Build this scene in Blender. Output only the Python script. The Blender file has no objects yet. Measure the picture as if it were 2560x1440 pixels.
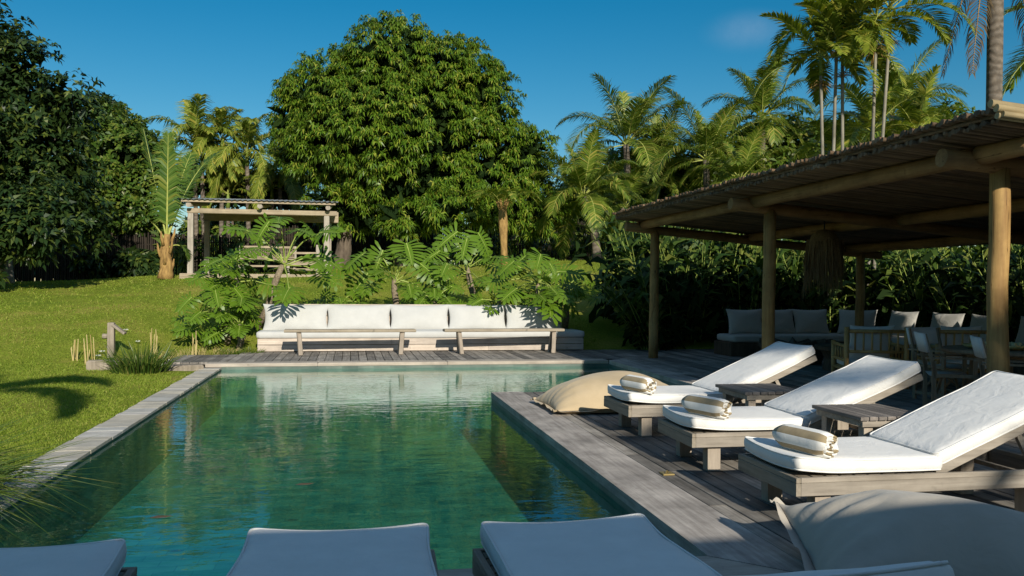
import bpy, math, random
import numpy as np
from mathutils import Vector, Matrix
rad = math.radians
S = bpy.context.scene
COL = S.collection

# ------------------------------------------------------------------ camera
EYE = 1.45
YAW = rad(10.49)
cam_d = bpy.data.cameras.new('camera')
cam = bpy.data.objects.new('camera', cam_d)
COL.objects.link(cam)
cam_d.sensor_width = 36.0
cam_d.lens = 36.0 * 2180.0 / 2560.0
cam_d.clip_end = 3000
cam_d.clip_start = 0.05
cam.location = (0, 0, EYE)
cam.matrix_world = (Matrix.Translation((0, 0, EYE)) @ Matrix.Rotation(-YAW, 4, 'Z')
                    @ Matrix.Rotation(rad(90 - 0.05), 4, 'X') @ Matrix.Rotation(0.007, 4, 'Z'))
S.camera = cam

# ------------------------------------------------------------------ light
SUN_DIR = Vector((-0.12, 1.0, -0.44)).normalized()
SUN_EL = math.asin(-SUN_DIR.z)
sun_d = bpy.data.lights.new('sun', 'SUN')
sun_d.energy = 3.55
sun_d.angle = rad(0.6)
sun_d.color = (1.0, 0.93, 0.80)
sun = bpy.data.objects.new('sun', sun_d)
COL.objects.link(sun)
sun.rotation_euler = SUN_DIR.to_track_quat('-Z', 'Y').to_euler()
sun.location = (0, -20, 30)

W = bpy.data.worlds.new('World')
S.world = W
W.use_nodes = True
wn = W.node_tree
for n in list(wn.nodes):
    wn.nodes.remove(n)
wo = wn.nodes.new('ShaderNodeOutputWorld')
bg = wn.nodes.new('ShaderNodeBackground')
sky = wn.nodes.new('ShaderNodeTexSky')
sky.sky_type = 'NISHITA'
sky.sun_disc = False
sky.sun_elevation = SUN_EL
sky.sun_rotation = math.atan2(-SUN_DIR.x, -SUN_DIR.y)
sky.altitude = 0
sky.air_density = 1.0
sky.dust_density = 0.25
sky.ozone_density = 2.5
bg.inputs['Strength'].default_value = 0.1
hsv = wn.nodes.new('ShaderNodeHueSaturation')
hsv.inputs['Hue'].default_value = 0.488
hsv.inputs['Saturation'].default_value = 1.5
hsv.inputs['Value'].default_value = 0.55
wn.links.new(sky.outputs[0], hsv.inputs['Color'])
# one faint wisp of cloud high on the right
tc = wn.nodes.new('ShaderNodeTexCoord')
CD = Vector((math.sin(YAW) + 0.266 * math.cos(YAW), math.cos(YAW) - 0.266 * math.sin(YAW), 0.296)).normalized()
mp = wn.nodes.new('ShaderNodeVectorMath'); mp.operation = 'SUBTRACT'; mp.inputs[1].default_value = CD
wn.links.new(tc.outputs['Generated'], mp.inputs[0])
mp2 = wn.nodes.new('ShaderNodeVectorMath'); mp2.operation = 'MULTIPLY'; mp2.inputs[1].default_value = (1.0, 1.0, 2.1)
wn.links.new(mp.outputs[0], mp2.inputs[0])
ln = wn.nodes.new('ShaderNodeVectorMath'); ln.operation = 'LENGTH'
wn.links.new(mp2.outputs[0], ln.inputs[0])
mr = wn.nodes.new('ShaderNodeMapRange')
mr.inputs['From Min'].default_value = 0.055; mr.inputs['From Max'].default_value = 0.0
mr.interpolation_type = 'SMOOTHSTEP'
wn.links.new(ln.outputs['Value'], mr.inputs['Value'])
nz = wn.nodes.new('ShaderNodeTexNoise'); nz.inputs['Scale'].default_value = 19; nz.inputs['Detail'].default_value = 9; nz.inputs['Roughness'].default_value = 0.7
wn.links.new(tc.outputs['Generated'], nz.inputs['Vector'])
ml = wn.nodes.new('ShaderNodeMath'); ml.operation = 'MULTIPLY'
wn.links.new(mr.outputs[0], ml.inputs[0]); wn.links.new(nz.outputs[0], ml.inputs[1])
ml2 = wn.nodes.new('ShaderNodeMath'); ml2.operation = 'MULTIPLY'; ml2.inputs[1].default_value = 0.40
wn.links.new(ml.outputs[0], ml2.inputs[0])
cm = wn.nodes.new('ShaderNodeMixRGB'); cm.inputs['Color2'].default_value = (2.6, 3.4, 4.4, 1)
wn.links.new(ml2.outputs[0], cm.inputs['Fac']); wn.links.new(hsv.outputs[0], cm.inputs['Color1'])
# brighter sky added overhead, out of view, to raise the light in shade
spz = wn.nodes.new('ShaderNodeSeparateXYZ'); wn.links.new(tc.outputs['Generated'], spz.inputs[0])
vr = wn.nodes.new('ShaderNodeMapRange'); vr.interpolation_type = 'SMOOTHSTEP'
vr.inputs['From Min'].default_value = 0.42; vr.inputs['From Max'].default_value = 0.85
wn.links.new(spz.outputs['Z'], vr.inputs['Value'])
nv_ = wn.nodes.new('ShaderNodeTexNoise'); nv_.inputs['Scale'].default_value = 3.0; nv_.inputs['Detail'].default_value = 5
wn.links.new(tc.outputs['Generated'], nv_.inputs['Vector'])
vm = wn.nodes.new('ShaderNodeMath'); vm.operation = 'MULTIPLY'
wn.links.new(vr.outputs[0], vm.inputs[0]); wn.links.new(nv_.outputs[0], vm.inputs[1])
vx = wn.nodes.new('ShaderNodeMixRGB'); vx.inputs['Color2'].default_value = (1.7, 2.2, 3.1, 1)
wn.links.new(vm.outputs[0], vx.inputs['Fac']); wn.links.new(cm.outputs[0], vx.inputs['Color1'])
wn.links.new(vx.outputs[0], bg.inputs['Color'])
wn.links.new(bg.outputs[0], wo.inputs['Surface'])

S.view_settings.view_transform = 'Standard'
S.view_settings.look = 'None'
S.view_settings.exposure = 0.6
S.view_settings.gamma = 1.0
S.render.engine = 'CYCLES'
S.cycles.max_bounces = 6
S.cycles.transparent_max_bounces = 12
S.cycles.caustics_reflective = False
S.cycles.caustics_refractive = False

# ------------------------------------------------------------------ helpers
rng = np.random.default_rng(7)
random.seed(7)
FW = np.array([math.sin(YAW), math.cos(YAW), 0.0])
RT = np.array([math.cos(YAW), -math.sin(YAW), 0.0])


def at(u, v, c):
    """Metres from a reading of the photograph at distance c in front of the lens (used once, for siting)."""
    a, b = u - 1280.0, v - 718.0
    x, y = a + b * 0.007, b - a * 0.007
    return np.array([0, 0, EYE]) + c * (FW + RT * x / 2180.0 + np.array([0, 0, -1]) * y / 2180.0)


def norm(v):
    v = np.asarray(v, float)
    return v / np.maximum(np.linalg.norm(v, axis=-1, keepdims=True), 1e-9)


def raw_mesh(name, V, groups, mats, smooth=False, midx=None):
    """groups: list of int arrays (n,k)"""
    me = bpy.data.meshes.new(name)
    V = np.asarray(V, np.float32)
    me.vertices.add(len(V))
    me.vertices.foreach_set('co', V.ravel())
    loops = np.concatenate([g.ravel() for g in groups]).astype(np.int32)
    tot = np.concatenate([np.full(len(g), g.shape[1]) for g in groups]).astype(np.int32)
    st = np.concatenate([[0], np.cumsum(tot)[:-1]]).astype(np.int32)
    me.loops.add(len(loops))
    me.loops.foreach_set('vertex_index', loops)
    me.polygons.add(len(tot))
    me.polygons.foreach_set('loop_start', st)
    me.polygons.foreach_set('loop_total', tot)
    if midx is not None:
        me.polygons.foreach_set('material_index', np.asarray(midx, np.int32))
    me.update(calc_edges=True)
    me.validate()
    if smooth:
        me.polygons.foreach_set('use_smooth', np.ones(len(me.polygons), bool))
    for m in (mats if isinstance(mats, (list, tuple)) else [mats]):
        me.materials.append(m)
    return me


def link(name, me, parent=None):
    o = bpy.data.objects.new(name, me)
    COL.objects.link(o)
    if parent is not None:
        o.parent = parent
    return o


def thing(name, label, cat, loc=(0, 0, 0), group=None, rz=0.0):
    o = bpy.data.objects.new(name, None)
    o.empty_display_size = 0.1
    COL.objects.link(o)
    o.location = loc
    o.rotation_euler = (0, 0, rz)
    tag(o, label, cat, group)
    return o


def tag(o, label, cat, group=None):
    o['label'] = label
    o['category'] = cat
    if group:
        o['group'] = group
    return o


def copy_tree(o, parent=None):
    c = o.copy()
    COL.objects.link(c)
    c.parent = parent
    for ch in o.children:
        copy_tree(ch, c)
    return c


class MB:
    def __init__(s):
        s.v = []; s.f = []; s.mi = []; s.cur = 0

    def add(s, V, F):
        n = len(s.v)
        s.v.extend([tuple(p) for p in V])
        for f in F:
            s.f.append(tuple(i + n for i in f)); s.mi.append(s.cur)

    def box(s, c, d, M=None, bev=0.0):
        x, y, z = d[0] / 2, d[1] / 2, d[2] / 2
        if bev > 0:
            b = min(bev, x * .9, y * .9, z * .9)
            P = []
            for sz, lv in ((-1, 0), (-1, 1), (1, 1), (1, 0)):
                e = b if lv == 0 else 0
                zz = sz * (z if lv == 0 else z - b)
                for px, py in ((-1, -1), (1, -1), (1, 1), (-1, 1)):
                    P.append((px * (x - e), py * (y - e), zz))
            F = [(3, 2, 1, 0)]
            for r in range(3):
                for k in range(4):
                    a = r * 4 + k; bb = r * 4 + (k + 1) % 4
                    F.append((a, bb, bb + 4, a + 4))
            F.append((12, 13, 14, 15))
        else:
            P = [(-x, -y, -z), (x, -y, -z), (x, y, -z), (-x, y, -z), (-x, -y, z), (x, -y, z), (x, y, z), (-x, y, z)]
            F = [(3, 2, 1, 0), (4, 5, 6, 7), (0, 1, 5, 4), (1, 2, 6, 5), (2, 3, 7, 6), (3, 0, 4, 7)]
        c = Vector(c)
        s.add([(M @ Vector(p) if M else Vector(p)) + c for p in P], F)
        return s

    def bb(s, x0, x1, y0, y1, z0, z1, bev=0.0):
        return s.box(((x0 + x1) / 2, (y0 + y1) / 2, (z0 + z1) / 2), (abs(x1 - x0), abs(y1 - y0), abs(z1 - z0)), None, bev)

    def bar(s, p, q, w, h, bev=0.0, roll=0.0):
        p, q = Vector(p), Vector(q)
        d = q - p
        M = d.to_track_quat('Y', 'Z').to_matrix() @ Matrix.Rotation(roll, 3, 'Y')
        return s.box((p + q) / 2, (w, d.length, h), M, bev)

    def tube(s, path, radii, n=8, cap=True, wob=0.0):
        path = [Vector(p) for p in path]
        if not isinstance(radii, (list, tuple, np.ndarray)):
            radii = [radii] * len(path)
        base = len(s.v)
        V = []; F = []
        t0 = (path[1] - path[0]).normalized()
        ref = Vector((0, 0, 1)) if abs(t0.z) < 0.9 else Vector((1, 0, 0))
        e1 = t0.cross(ref).normalized()
        for i, p in enumerate(path):
            t = (path[min(i + 1, len(path) - 1)] - path[max(i - 1, 0)]).normalized()
            e1 = (e1 - t * e1.dot(t)).normalized()
            e2 = t.cross(e1)
            for k in range(n):
                a = 2 * math.pi * k / n
                r = radii[i] * (1 + wob * (random.random() - .5))
                V.append(p + (e1 * math.cos(a) + e2 * math.sin(a)) * r)
        for i in range(len(path) - 1):
            for k in range(n):
                a = i * n + k; b = i * n + (k + 1) % n
                F.append((a, b, b + n, a + n))
        if cap:
            F.append(tuple(reversed(range(n))))
            F.append(tuple(range((len(path) - 1) * n, len(path) * n)))
        s.add(V, F)
        return s

    def lathe(s, prof, c, n=20):
        V = []; F = []
        for r, z in prof:
            for k in range(n):
                a = 2 * math.pi * k / n
                V.append((c[0] + r * math.cos(a), c[1] + r * math.sin(a), c[2] + z))
        for i in range(len(prof) - 1):
            for k in range(n):
                a = i * n + k; b = i * n + (k + 1) % n
                F.append((a, b, b + n, a + n))
        s.add(V, F)
        return s

    def build(s, name, mats, parent=None, smooth=False, local=False):
        me = bpy.data.meshes.new(name)
        off = Vector((0, 0, 0))
        if parent is not None and not local:
            off = Vector(parent.location)
            if parent.parent is not None:
                off = off + Vector(parent.parent.location)
        me.from_pydata([tuple(Vector(p) - off) for p in s.v], [], s.f)
        for m in (mats if isinstance(mats, (list, tuple)) else [mats]):
            me.materials.append(m)
        me.polygons.foreach_set('material_index', s.mi)
        if smooth:
            me.polygons.foreach_set('use_smooth', [len(f) < 5 for f in s.f])
        me.update()
        return link(name, me, parent)


def structure(o):
    o['kind'] = 'structure'
    return o


# ------------------------------------------------------------------ materials
def new_mat(name):
    m = bpy.data.materials.new(name)
    m.use_nodes = True
    nt = m.node_tree
    return m, nt, nt.nodes['Principled BSDF'], nt.nodes['Material Output']


def N(nt, t, **kw):
    n = nt.nodes.new(t)
    for k, v in kw.items():
        if k in n.inputs:
            n.inputs[k].default_value = v
        else:
            setattr(n, k, v)
    return n


def coords(nt, scale=(1, 1, 1), kind='Object'):
    t = N(nt, 'ShaderNodeTexCoord')
    m = N(nt, 'ShaderNodeMapping')
    m.inputs['Scale'].default_value = scale
    nt.links.new(t.outputs[kind], m.inputs['Vector'])
    return m.outputs[0]


def ramp(nt, fac, stops):
    r = N(nt, 'ShaderNodeValToRGB')
    e = r.color_ramp.elements
    while len(e) < len(stops):
        e.new(0.5)
    for i, (p, c) in enumerate(stops):
        e[i].position = p
        e[i].color = (*c, 1)
    nt.links.new(fac, r.inputs['Fac'])
    return r.outputs['Color']


def mix(nt, mode, fac, a, b):
    n = N(nt, 'ShaderNodeMixRGB', blend_type=mode)
    for s, v in (('Fac', fac), ('Color1', a), ('Color2', b)):
        if isinstance(v, (int, float)):
            n.inputs[s].default_value = v if s == 'Fac' else (v, v, v, 1)
        elif isinstance(v, tuple):
            n.inputs[s].default_value = (*v, 1)
        else:
            nt.links.new(v, n.inputs[s])
    return n.outputs[0]


def bump(nt, h, strength, dist, bsdf):
    b = N(nt, 'ShaderNodeBump', Strength=strength, Distance=dist)
    nt.links.new(h, b.inputs['Height'])
    nt.links.new(b.outputs[0], bsdf.inputs['Normal'])


def wood(name, dark, light, axis='Y', rough=0.75, island=0.5, blotch=0.5, fine=28.0, stain=(0.05, 0.05, 0.045), crack=False):
    m, nt, b, out = new_mat(name)
    sc = [fine, fine, fine]; sc['XYZ'.index(axis)] = 1.3
    v = coords(nt, sc)
    n1 = N(nt, 'ShaderNodeTexNoise', Scale=1.0, Detail=8.0, Roughness=0.68)
    nt.links.new(v, n1.inputs['Vector'])
    col = ramp(nt, n1.outputs[0], [(0.28, dark), (0.7, light)])
    v2 = coords(nt, (1, 1, 1))
    n2 = N(nt, 'ShaderNodeTexNoise', Scale=2.3, Detail=6.0, Roughness=0.65)
    nt.links.new(v2, n2.inputs['Vector'])
    bl = ramp(nt, n2.outputs[0], [(0.35, (1, 1, 1)), (0.72, (1 - blotch,) * 3)])
    col = mix(nt, 'MULTIPLY', 1.0, col, bl)
    g = N(nt, 'ShaderNodeNewGeometry')
    isl = ramp(nt, g.outputs['Random Per Island'], [(0.0, (1 - island,) * 3), (1.0, (1.08, 1.06, 1.03))])
    col = mix(nt, 'MULTIPLY', 1.0, col, isl)
    n3 = N(nt, 'ShaderNodeTexNoise', Scale=7.0, Detail=3.0)
    nt.links.new(v2, n3.inputs['Vector'])
    st = ramp(nt, n3.outputs[0], [(0.66, (0, 0, 0)), (0.78, (1, 1, 1))])
    col = mix(nt, 'MIX', mix(nt, 'MULTIPLY', 1.0, st, 0.55), col, stain)
    if crack:
        sk = [26.0, 26.0, 26.0]; sk['XYZ'.index(axis)] = 0.7
        nk = N(nt, 'ShaderNodeTexNoise', Scale=1.0, Detail=2.0)
        nt.links.new(coords(nt, sk), nk.inputs['Vector'])
        ck = ramp(nt, nk.outputs[0], [(0.625, (1, 1, 1)), (0.645, (0.22, 0.18, 0.15)), (0.665, (1, 1, 1))])
        col = mix(nt, 'MULTIPLY', 1.0, col, ck)
    nt.links.new(col, b.inputs['Base Color'])
    b.inputs['Roughness'].default_value = rough
    b.inputs['Specular IOR Level'].default_value = 0.25
    bump(nt, n1.outputs[0], 0.35, 0.004, b)
    return m


def cloth(name, col, col2=None, scale=4.0, weave=True, wr=0.012):
    m, nt, b, out = new_mat(name)
    v = coords(nt)
    n1 = N(nt, 'ShaderNodeTexNoise', Scale=scale, Detail=4.0, Roughness=0.55)
    nt.links.new(v, n1.inputs['Vector'])
    c2 = col2 or tuple(x * 0.93 for x in col)
    cc = ramp(nt, n1.outputs[0], [(0.35, c2), (0.65, col)])
    nt.links.new(cc, b.inputs['Base Color'])
    b.inputs['Roughness'].default_value = 0.95
    b.inputs['Specular IOR Level'].default_value = 0.05
    b.inputs['Sheen Weight'].default_value = 0.15
    n2 = N(nt, 'ShaderNodeTexNoise', Scale=scale * 1.6, Detail=3.0, Distortion=0.8)
    nt.links.new(v, n2.inputs['Vector'])
    n3 = N(nt, 'ShaderNodeTexNoise', Scale=180.0, Detail=2.0)
    nt.links.new(v, n3.inputs['Vector'])
    h = mix(nt, 'MIX', 0.04, n2.outputs[0], n3.outputs[0])
    bump(nt, h, 0.35, wr * 3, b)
    return m


def leafm(name, c1, c2, c3=None, trans=0.28, rough=0.42, spec=0.4, tcol=None):
    """Leaf: colour differs leaf by leaf, some light passes through."""
    m, nt, b, out = new_mat(name)
    g = N(nt, 'ShaderNodeNewGeometry')
    stops = [(0.0, c1), (0.75, c2)]
    if c3:
        stops.append((0.97, c3))
    col = ramp(nt, g.outputs['Random Per Island'], stops)
    nt.links.new(col, b.inputs['Base Color'])
    b.inputs['Roughness'].default_value = rough
    b.inputs['Specular IOR Level'].default_value = spec
    t = N(nt, 'ShaderNodeBsdfTranslucent')
    tc_ = mix(nt, 'MULTIPLY', 1.0, col, tcol or (1.25, 1.35, 0.6))
    nt.links.new(tc_, t.inputs['Color'])
    ms = N(nt, 'ShaderNodeMixShader', Fac=trans)
    nt.links.new(b.outputs[0], ms.inputs[1]); nt.links.new(t.outputs[0], ms.inputs[2])
    nt.links.new(ms.outputs[0], out.inputs['Surface'])
    return m


def plain(name, c1, c2, scale=6.0, rough=0.8, bumps=0.3, dist=0.01, metal=0.0, stretch=(1, 1, 1)):
    m, nt, b, out = new_mat(name)
    v = coords(nt, stretch)
    n1 = N(nt, 'ShaderNodeTexNoise', Scale=scale, Detail=7.0, Roughness=0.62)
    nt.links.new(v, n1.inputs['Vector'])
    nt.links.new(ramp(nt, n1.outputs[0], [(0.3, c1), (0.7, c2)]), b.inputs['Base Color'])
    b.inputs['Roughness'].default_value = rough
    b.inputs['Metallic'].default_value = metal
    b.inputs['Specular IOR Level'].default_value = 0.3
    bump(nt, n1.outputs[0], bumps, dist, b)
    return m


M = {}
M['deck_y'] = wood('deck wood', (0.20, 0.177, 0.155), (0.55, 0.51, 0.455), 'Y', island=0.6, blotch=0.6)
M['deck_x'] = wood('deck wood cross', (0.22, 0.185, 0.15), (0.47, 0.42, 0.35), 'X', island=0.35, blotch=0.4)
M['slab'] = wood('coping timber', (0.29, 0.257, 0.23), (0.64, 0.585, 0.53), 'Y', island=0.2, blotch=0.5, fine=22)
M['slab_x'] = wood('coping timber cross', (0.34, 0.29, 0.24), (0.60, 0.54, 0.46), 'X', island=0.15, blotch=0.35, fine=18)
M['loung_x'] = wood('lounger timber', (0.22, 0.19, 0.155), (0.46, 0.41, 0.345), 'X', island=0.2, blotch=0.3, fine=24)
M['loung_y'] = wood('lounger timber cross', (0.21, 0.18, 0.14), (0.40, 0.35, 0.28), 'Y', island=0.2, blotch=0.3, fine=24)
M['loung_z'] = wood('lounger timber upright', (0.30, 0.25, 0.20), (0.50, 0.43, 0.35), 'Z', island=0.2, blotch=0.25, fine=24)
M['table'] = wood('table timber', (0.13, 0.115, 0.105), (0.30, 0.265, 0.235), 'Y', island=0.35, blotch=0.4)
M['bench'] = wood('bench timber', (0.28, 0.235, 0.17), (0.46, 0.40, 0.31), 'X', island=0.2, blotch=0.35)
M['sofabase'] = wood('sofa timber', (0.42, 0.35, 0.29), (0.72, 0.63, 0.54), 'X', island=0.15, blotch=0.3, fine=20)
M['log'] = wood('round timber', (0.27, 0.15, 0.055), (0.52, 0.34, 0.13), 'Z', island=0.1, blotch=0.45, fine=16, rough=0.7, stain=(0.10, 0.06, 0.03), crack=True)
M['log_x'] = wood('round timber beam', (0.24, 0.13, 0.055), (0.45, 0.27, 0.115), 'X', island=0.15, blotch=0.45, fine=16, rough=0.7, stain=(0.10, 0.06, 0.03), crack=True)
M['log_y'] = wood('round timber purlin', (0.25, 0.14, 0.06), (0.47, 0.29, 0.125), 'Y', island=0.15, blotch=0.45, fine=16, rough=0.7, stain=(0.10, 0.06, 0.03), crack=True)
M['bamboo'] = wood('bamboo cane', (0.15, 0.09, 0.055), (0.36, 0.24, 0.14), 'X', island=0.55, blotch=0.45, fine=30, rough=0.6)
M['bamboo_pale'] = wood('pale bamboo', (0.36, 0.27, 0.14), (0.58, 0.46, 0.26), 'X', island=0.3, blotch=0.3, fine=20, rough=0.5)
M['cane'] = wood('chair bamboo', (0.42, 0.25, 0.09), (0.68, 0.45, 0.18), 'Z', island=0.2, blotch=0.3, fine=20, rough=0.4)
M['teak'] = wood('chair timber', (0.26, 0.19, 0.12), (0.44, 0.34, 0.23), 'Z', island=0.2, blotch=0.3)
M['darkwood'] = wood('dark root wood', (0.05, 0.035, 0.025), (0.16, 0.11, 0.07), 'Z', island=0.1, blotch=0.4, fine=12)
M['gazebo'] = wood('gazebo timber', (0.30, 0.265, 0.22), (0.50, 0.45, 0.38), 'Z', island=0.15, blotch=0.3, fine=18)
M['gazebo_x'] = wood('gazebo beam', (0.28, 0.225, 0.155), (0.48, 0.40, 0.29), 'X', island=0.15, blotch=0.3, fine=18)
M['oldpost'] = wood('old post', (0.20, 0.17, 0.13), (0.42, 0.36, 0.29), 'Z', island=0.1, blotch=0.4, fine=20)
M['fence'] = wood('fence cane', (0.02, 0.016, 0.012), (0.07, 0.052, 0.036), 'Z', island=0.6, blotch=0.4)
M['white'] = cloth('white canvas', (0.52, 0.52, 0.50), wr=0.006)
M['white_b'] = cloth('lounger canvas', (0.80, 0.785, 0.75), scale=5.0, wr=0.009)
M['linen'] = cloth('cream linen', (0.44, 0.425, 0.39))
M['render_w'] = cloth('pale wall', (0.26, 0.25, 0.23))
M['sand'] = cloth('sand canvas', (0.50, 0.395, 0.255), (0.44, 0.345, 0.215), scale=3.0)
M['sand_b'] = cloth('pale sand canvas', (0.47, 0.425, 0.36), (0.42, 0.38, 0.32), scale=3.0)
M['towel_w'] = cloth('white towelling', (0.80, 0.79, 0.75), scale=14, wr=.0015)
M['towel_t'] = cloth('tan towelling', (0.35, 0.275, 0.165), (0.29, 0.225, 0.13), scale=14, wr=.0015)
M['strap'] = plain('black webbing', (0.01, 0.01, 0.01), (0.02, 0.02, 0.02))
M['straw'] = plain('straw', (0.16, 0.105, 0.055), (0.34, 0.24, 0.13), scale=40, rough=0.9)
M['bark'] = plain('bark', (0.06, 0.045, 0.035), (0.17, 0.135, 0.10), scale=9, rough=0.9, bumps=0.8, dist=0.03, stretch=(1, 1, .3))
M['bark_pale'] = plain('pale bark', (0.20, 0.17, 0.14), (0.44, 0.39, 0.33), scale=7, rough=0.9, bumps=0.6, dist=0.02)
M['brass'] = plain('brass', (0.35, 0.26, 0.10), (0.5, 0.38, 0.16), rough=0.45, metal=0.7)
M['ceramic'] = plain('glazed clay', (0.52, 0.42, 0.16), (0.62, 0.52, 0.22), rough=0.3, bumps=0.02)
M['bread'] = plain('fruit', (0.62, 0.50, 0.22), (0.72, 0.62, 0.36), rough=0.6)
M['sheet'] = plain('roof sheet', (0.26, 0.28, 0.30), (0.36, 0.38, 0.40), rough=0.35, bumps=0.05)


def palm_bark():
    m, nt, b, out = new_mat('ringed palm bark')
    t = N(nt, 'ShaderNodeTexCoord')
    w = N(nt, 'ShaderNodeTexWave', wave_type='BANDS', bands_direction='Z', Scale=1.7, Distortion=7.0)
    w.inputs['Detail'].default_value = 3
    nt.links.new(t.outputs['Object'], w.inputs['Vector'])
    n = N(nt, 'ShaderNodeTexNoise', Scale=8.0, Detail=6.0)
    nt.links.new(t.outputs['Object'], n.inputs['Vector'])
    col = ramp(nt, w.outputs[0], [(0.05, (0.13, 0.105, 0.08)), (0.5, (0.165, 0.14, 0.11)), (0.95, (0.19, 0.16, 0.13))])
    col = mix(nt, 'MULTIPLY', 0.7, col, ramp(nt, n.outputs[0], [(0.3, (0.4, 0.4, 0.4)), (0.7, (1.2, 1.15, 1.1))]))
    nt.links.new(col, b.inputs['Base Color'])
    b.inputs['Roughness'].default_value = 0.9
    bump(nt, w.outputs[0], 0.5, 0.02, b)
    return m


M['palmbark'] = palm_bark()
M['palmgreen'] = plain('green cane stem', (0.14, 0.125, 0.09), (0.30, 0.28, 0.225), scale=5, rough=0.6, bumps=0.2, stretch=(1, 1, .5))
M['crownshaft'] = plain('crown shaft', (0.10, 0.17, 0.03), (0.22, 0.28, 0.06), rough=0.45)
M['fibre'] = plain('palm fibre', (0.14, 0.08, 0.03), (0.46, 0.29, 0.10), scale=10, rough=0.9, bumps=0.9, dist=0.03, stretch=(1, 1, .35))
M['rachis'] = plain('leaf rib', (0.26, 0.30, 0.06), (0.42, 0.44, 0.12), rough=0.5)
M['petiole'] = plain('leaf stalk', (0.22, 0.30, 0.06), (0.36, 0.42, 0.10), rough=0.45)
M['philostem'] = plain('scarred stem', (0.10, 0.075, 0.05), (0.36, 0.29, 0.20), scale=22, rough=0.9, bumps=0.8, dist=0.02)
M['mango'] = leafm('mango leaf', (0.05, 0.12, 0.009), (0.145, 0.235, 0.018), (0.28, 0.30, 0.04), trans=0.22)
M['inner'] = leafm('inner leaf', (0.008, 0.02, 0.005), (0.02, 0.04, 0.008), trans=0.1, rough=0.8, spec=0.08)  # near-black leaf: shade deep in crowns and hedge put into its colour
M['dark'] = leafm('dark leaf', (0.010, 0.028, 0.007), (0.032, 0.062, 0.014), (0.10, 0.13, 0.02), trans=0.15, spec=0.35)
M['bright'] = leafm('light leaf', (0.05, 0.10, 0.012), (0.12, 0.17, 0.02), (0.2, 0.2, 0.04))
M['mid'] = leafm('green leaf', (0.035, 0.09, 0.012), (0.11, 0.17, 0.02), (0.17, 0.19, 0.03))
M['philo'] = leafm('lobed leaf', (0.055, 0.125, 0.008), (0.125, 0.215, 0.013), (0.19, 0.24, 0.025), trans=0.25, rough=0.42, spec=0.4)
M['coco'] = leafm('coconut leaflet', (0.08, 0.14, 0.018), (0.20, 0.265, 0.032), (0.42, 0.36, 0.085), trans=0.3)
M['coco_young'] = leafm('young coconut leaflet', (0.05, 0.115, 0.018), (0.12, 0.20, 0.03), (0.24, 0.26, 0.05), trans=0.3)
M['areca'] = leafm('areca leaflet', (0.10, 0.155, 0.018), (0.25, 0.29, 0.035), (0.48, 0.42, 0.08), trans=0.3)
M['archon'] = leafm('feather palm leaflet', (0.11, 0.175, 0.022), (0.27, 0.31, 0.045), (0.48, 0.40, 0.08), trans=0.3)
M['dead'] = leafm('dead leaflet', (0.13, 0.09, 0.05), (0.28, 0.20, 0.11), trans=0.15, tcol=(1.1, 1.0, .8))
M['ginger'] = leafm('ginger leaf', (0.02, 0.052, 0.008), (0.08, 0.13, 0.018), (0.17, 0.19, 0.035), trans=0.25, rough=0.5, spec=0.3)
M['iris'] = leafm('strap leaf', (0.03, 0.075, 0.012), (0.09, 0.14, 0.02), (0.2, 0.2, 0.05), trans=0.2)
M['blade'] = leafm('grass blade', (0.155, 0.23, 0.022), (0.25, 0.315, 0.04), (0.34, 0.34, 0.08), trans=0.3, spec=0.15, rough=0.6)
M['dry'] = leafm('dry stalk', (0.34, 0.25, 0.09), (0.55, 0.45, 0.20), trans=0.1, tcol=(1, 1, .8))
M['petal'] = cloth('white petal', (0.85, 0.85, 0.82))


# ------------------------------------------------------------------ terrain
def lawn_z(x, y):
    x = np.asarray(x, float); y = np.asarray(y, float)
    s = np.clip((x + 5.0) / 1.5, 0, 1)
    start = 17.0 + 2.3 * s
    q = np.clip((y - start) / (33.0 - start), 0, 1)
    t = q * (1.5 - 0.5 * q)
    t = t * np.clip(q / 0.12, 0, 1) ** 0.5
    z = -0.085 + t * (2.15 + 0.05 * np.clip(x, -25, 25))
    z = z + 0.03 * np.sin(x * 0.9 + y * 0.4) * np.clip(q * 4, 0, 1)
    z = z + np.clip(y - 33, 0, 9) * 0.02 - np.clip(y - 42, 0, 40) * 0.14
    deckm = (x > -2.15) & (y < 19.9)
    z = np.where(deckm, np.minimum(z, -0.09), z)
    return z


def gz(x, y):
    return float(lawn_z(x, y))


xs = np.unique(np.concatenate([[-900, -400, -200, -120, -80], np.arange(-60, -12, 2.0), np.arange(-12, 18, 0.4),
                               [-2.66, -2.16, -2.14, 5.6], np.arange(18, 62, 2.0), [80, 120, 200, 400, 900]]))
ys = np.unique(np.concatenate([[-60, -30, -15], np.arange(-10, 4, 2.0), [4.3], np.arange(4.4, 38, 0.4), [19.88, 19.92],
                               np.arange(38, 90, 2.0), [120, 200, 400, 800, 1500]]))
XX, YY = np.meshgrid(xs, ys)
ZZ = lawn_z(XX, YY)
ZZ = ZZ + 0.012 * np.sin(XX * 5.1 + YY * 2.3) * (XX < -2.7) * (YY > 4)
nx, ny = len(xs), len(ys)
V = np.stack([XX.ravel(), YY.ravel(), ZZ.ravel()], 1)
ii, jj = np.meshgrid(np.arange(nx - 1), np.arange(ny - 1))
keep = ~((xs[ii] > -2.665) & (xs[ii + 1] < 5.61) & (ys[jj] > 4.29) & (ys[jj + 1] < 17.05))
a = (jj * nx + ii)[keep]
quads = np.stack([a, a + 1, a + 1 + nx, a + nx], 1)


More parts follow.
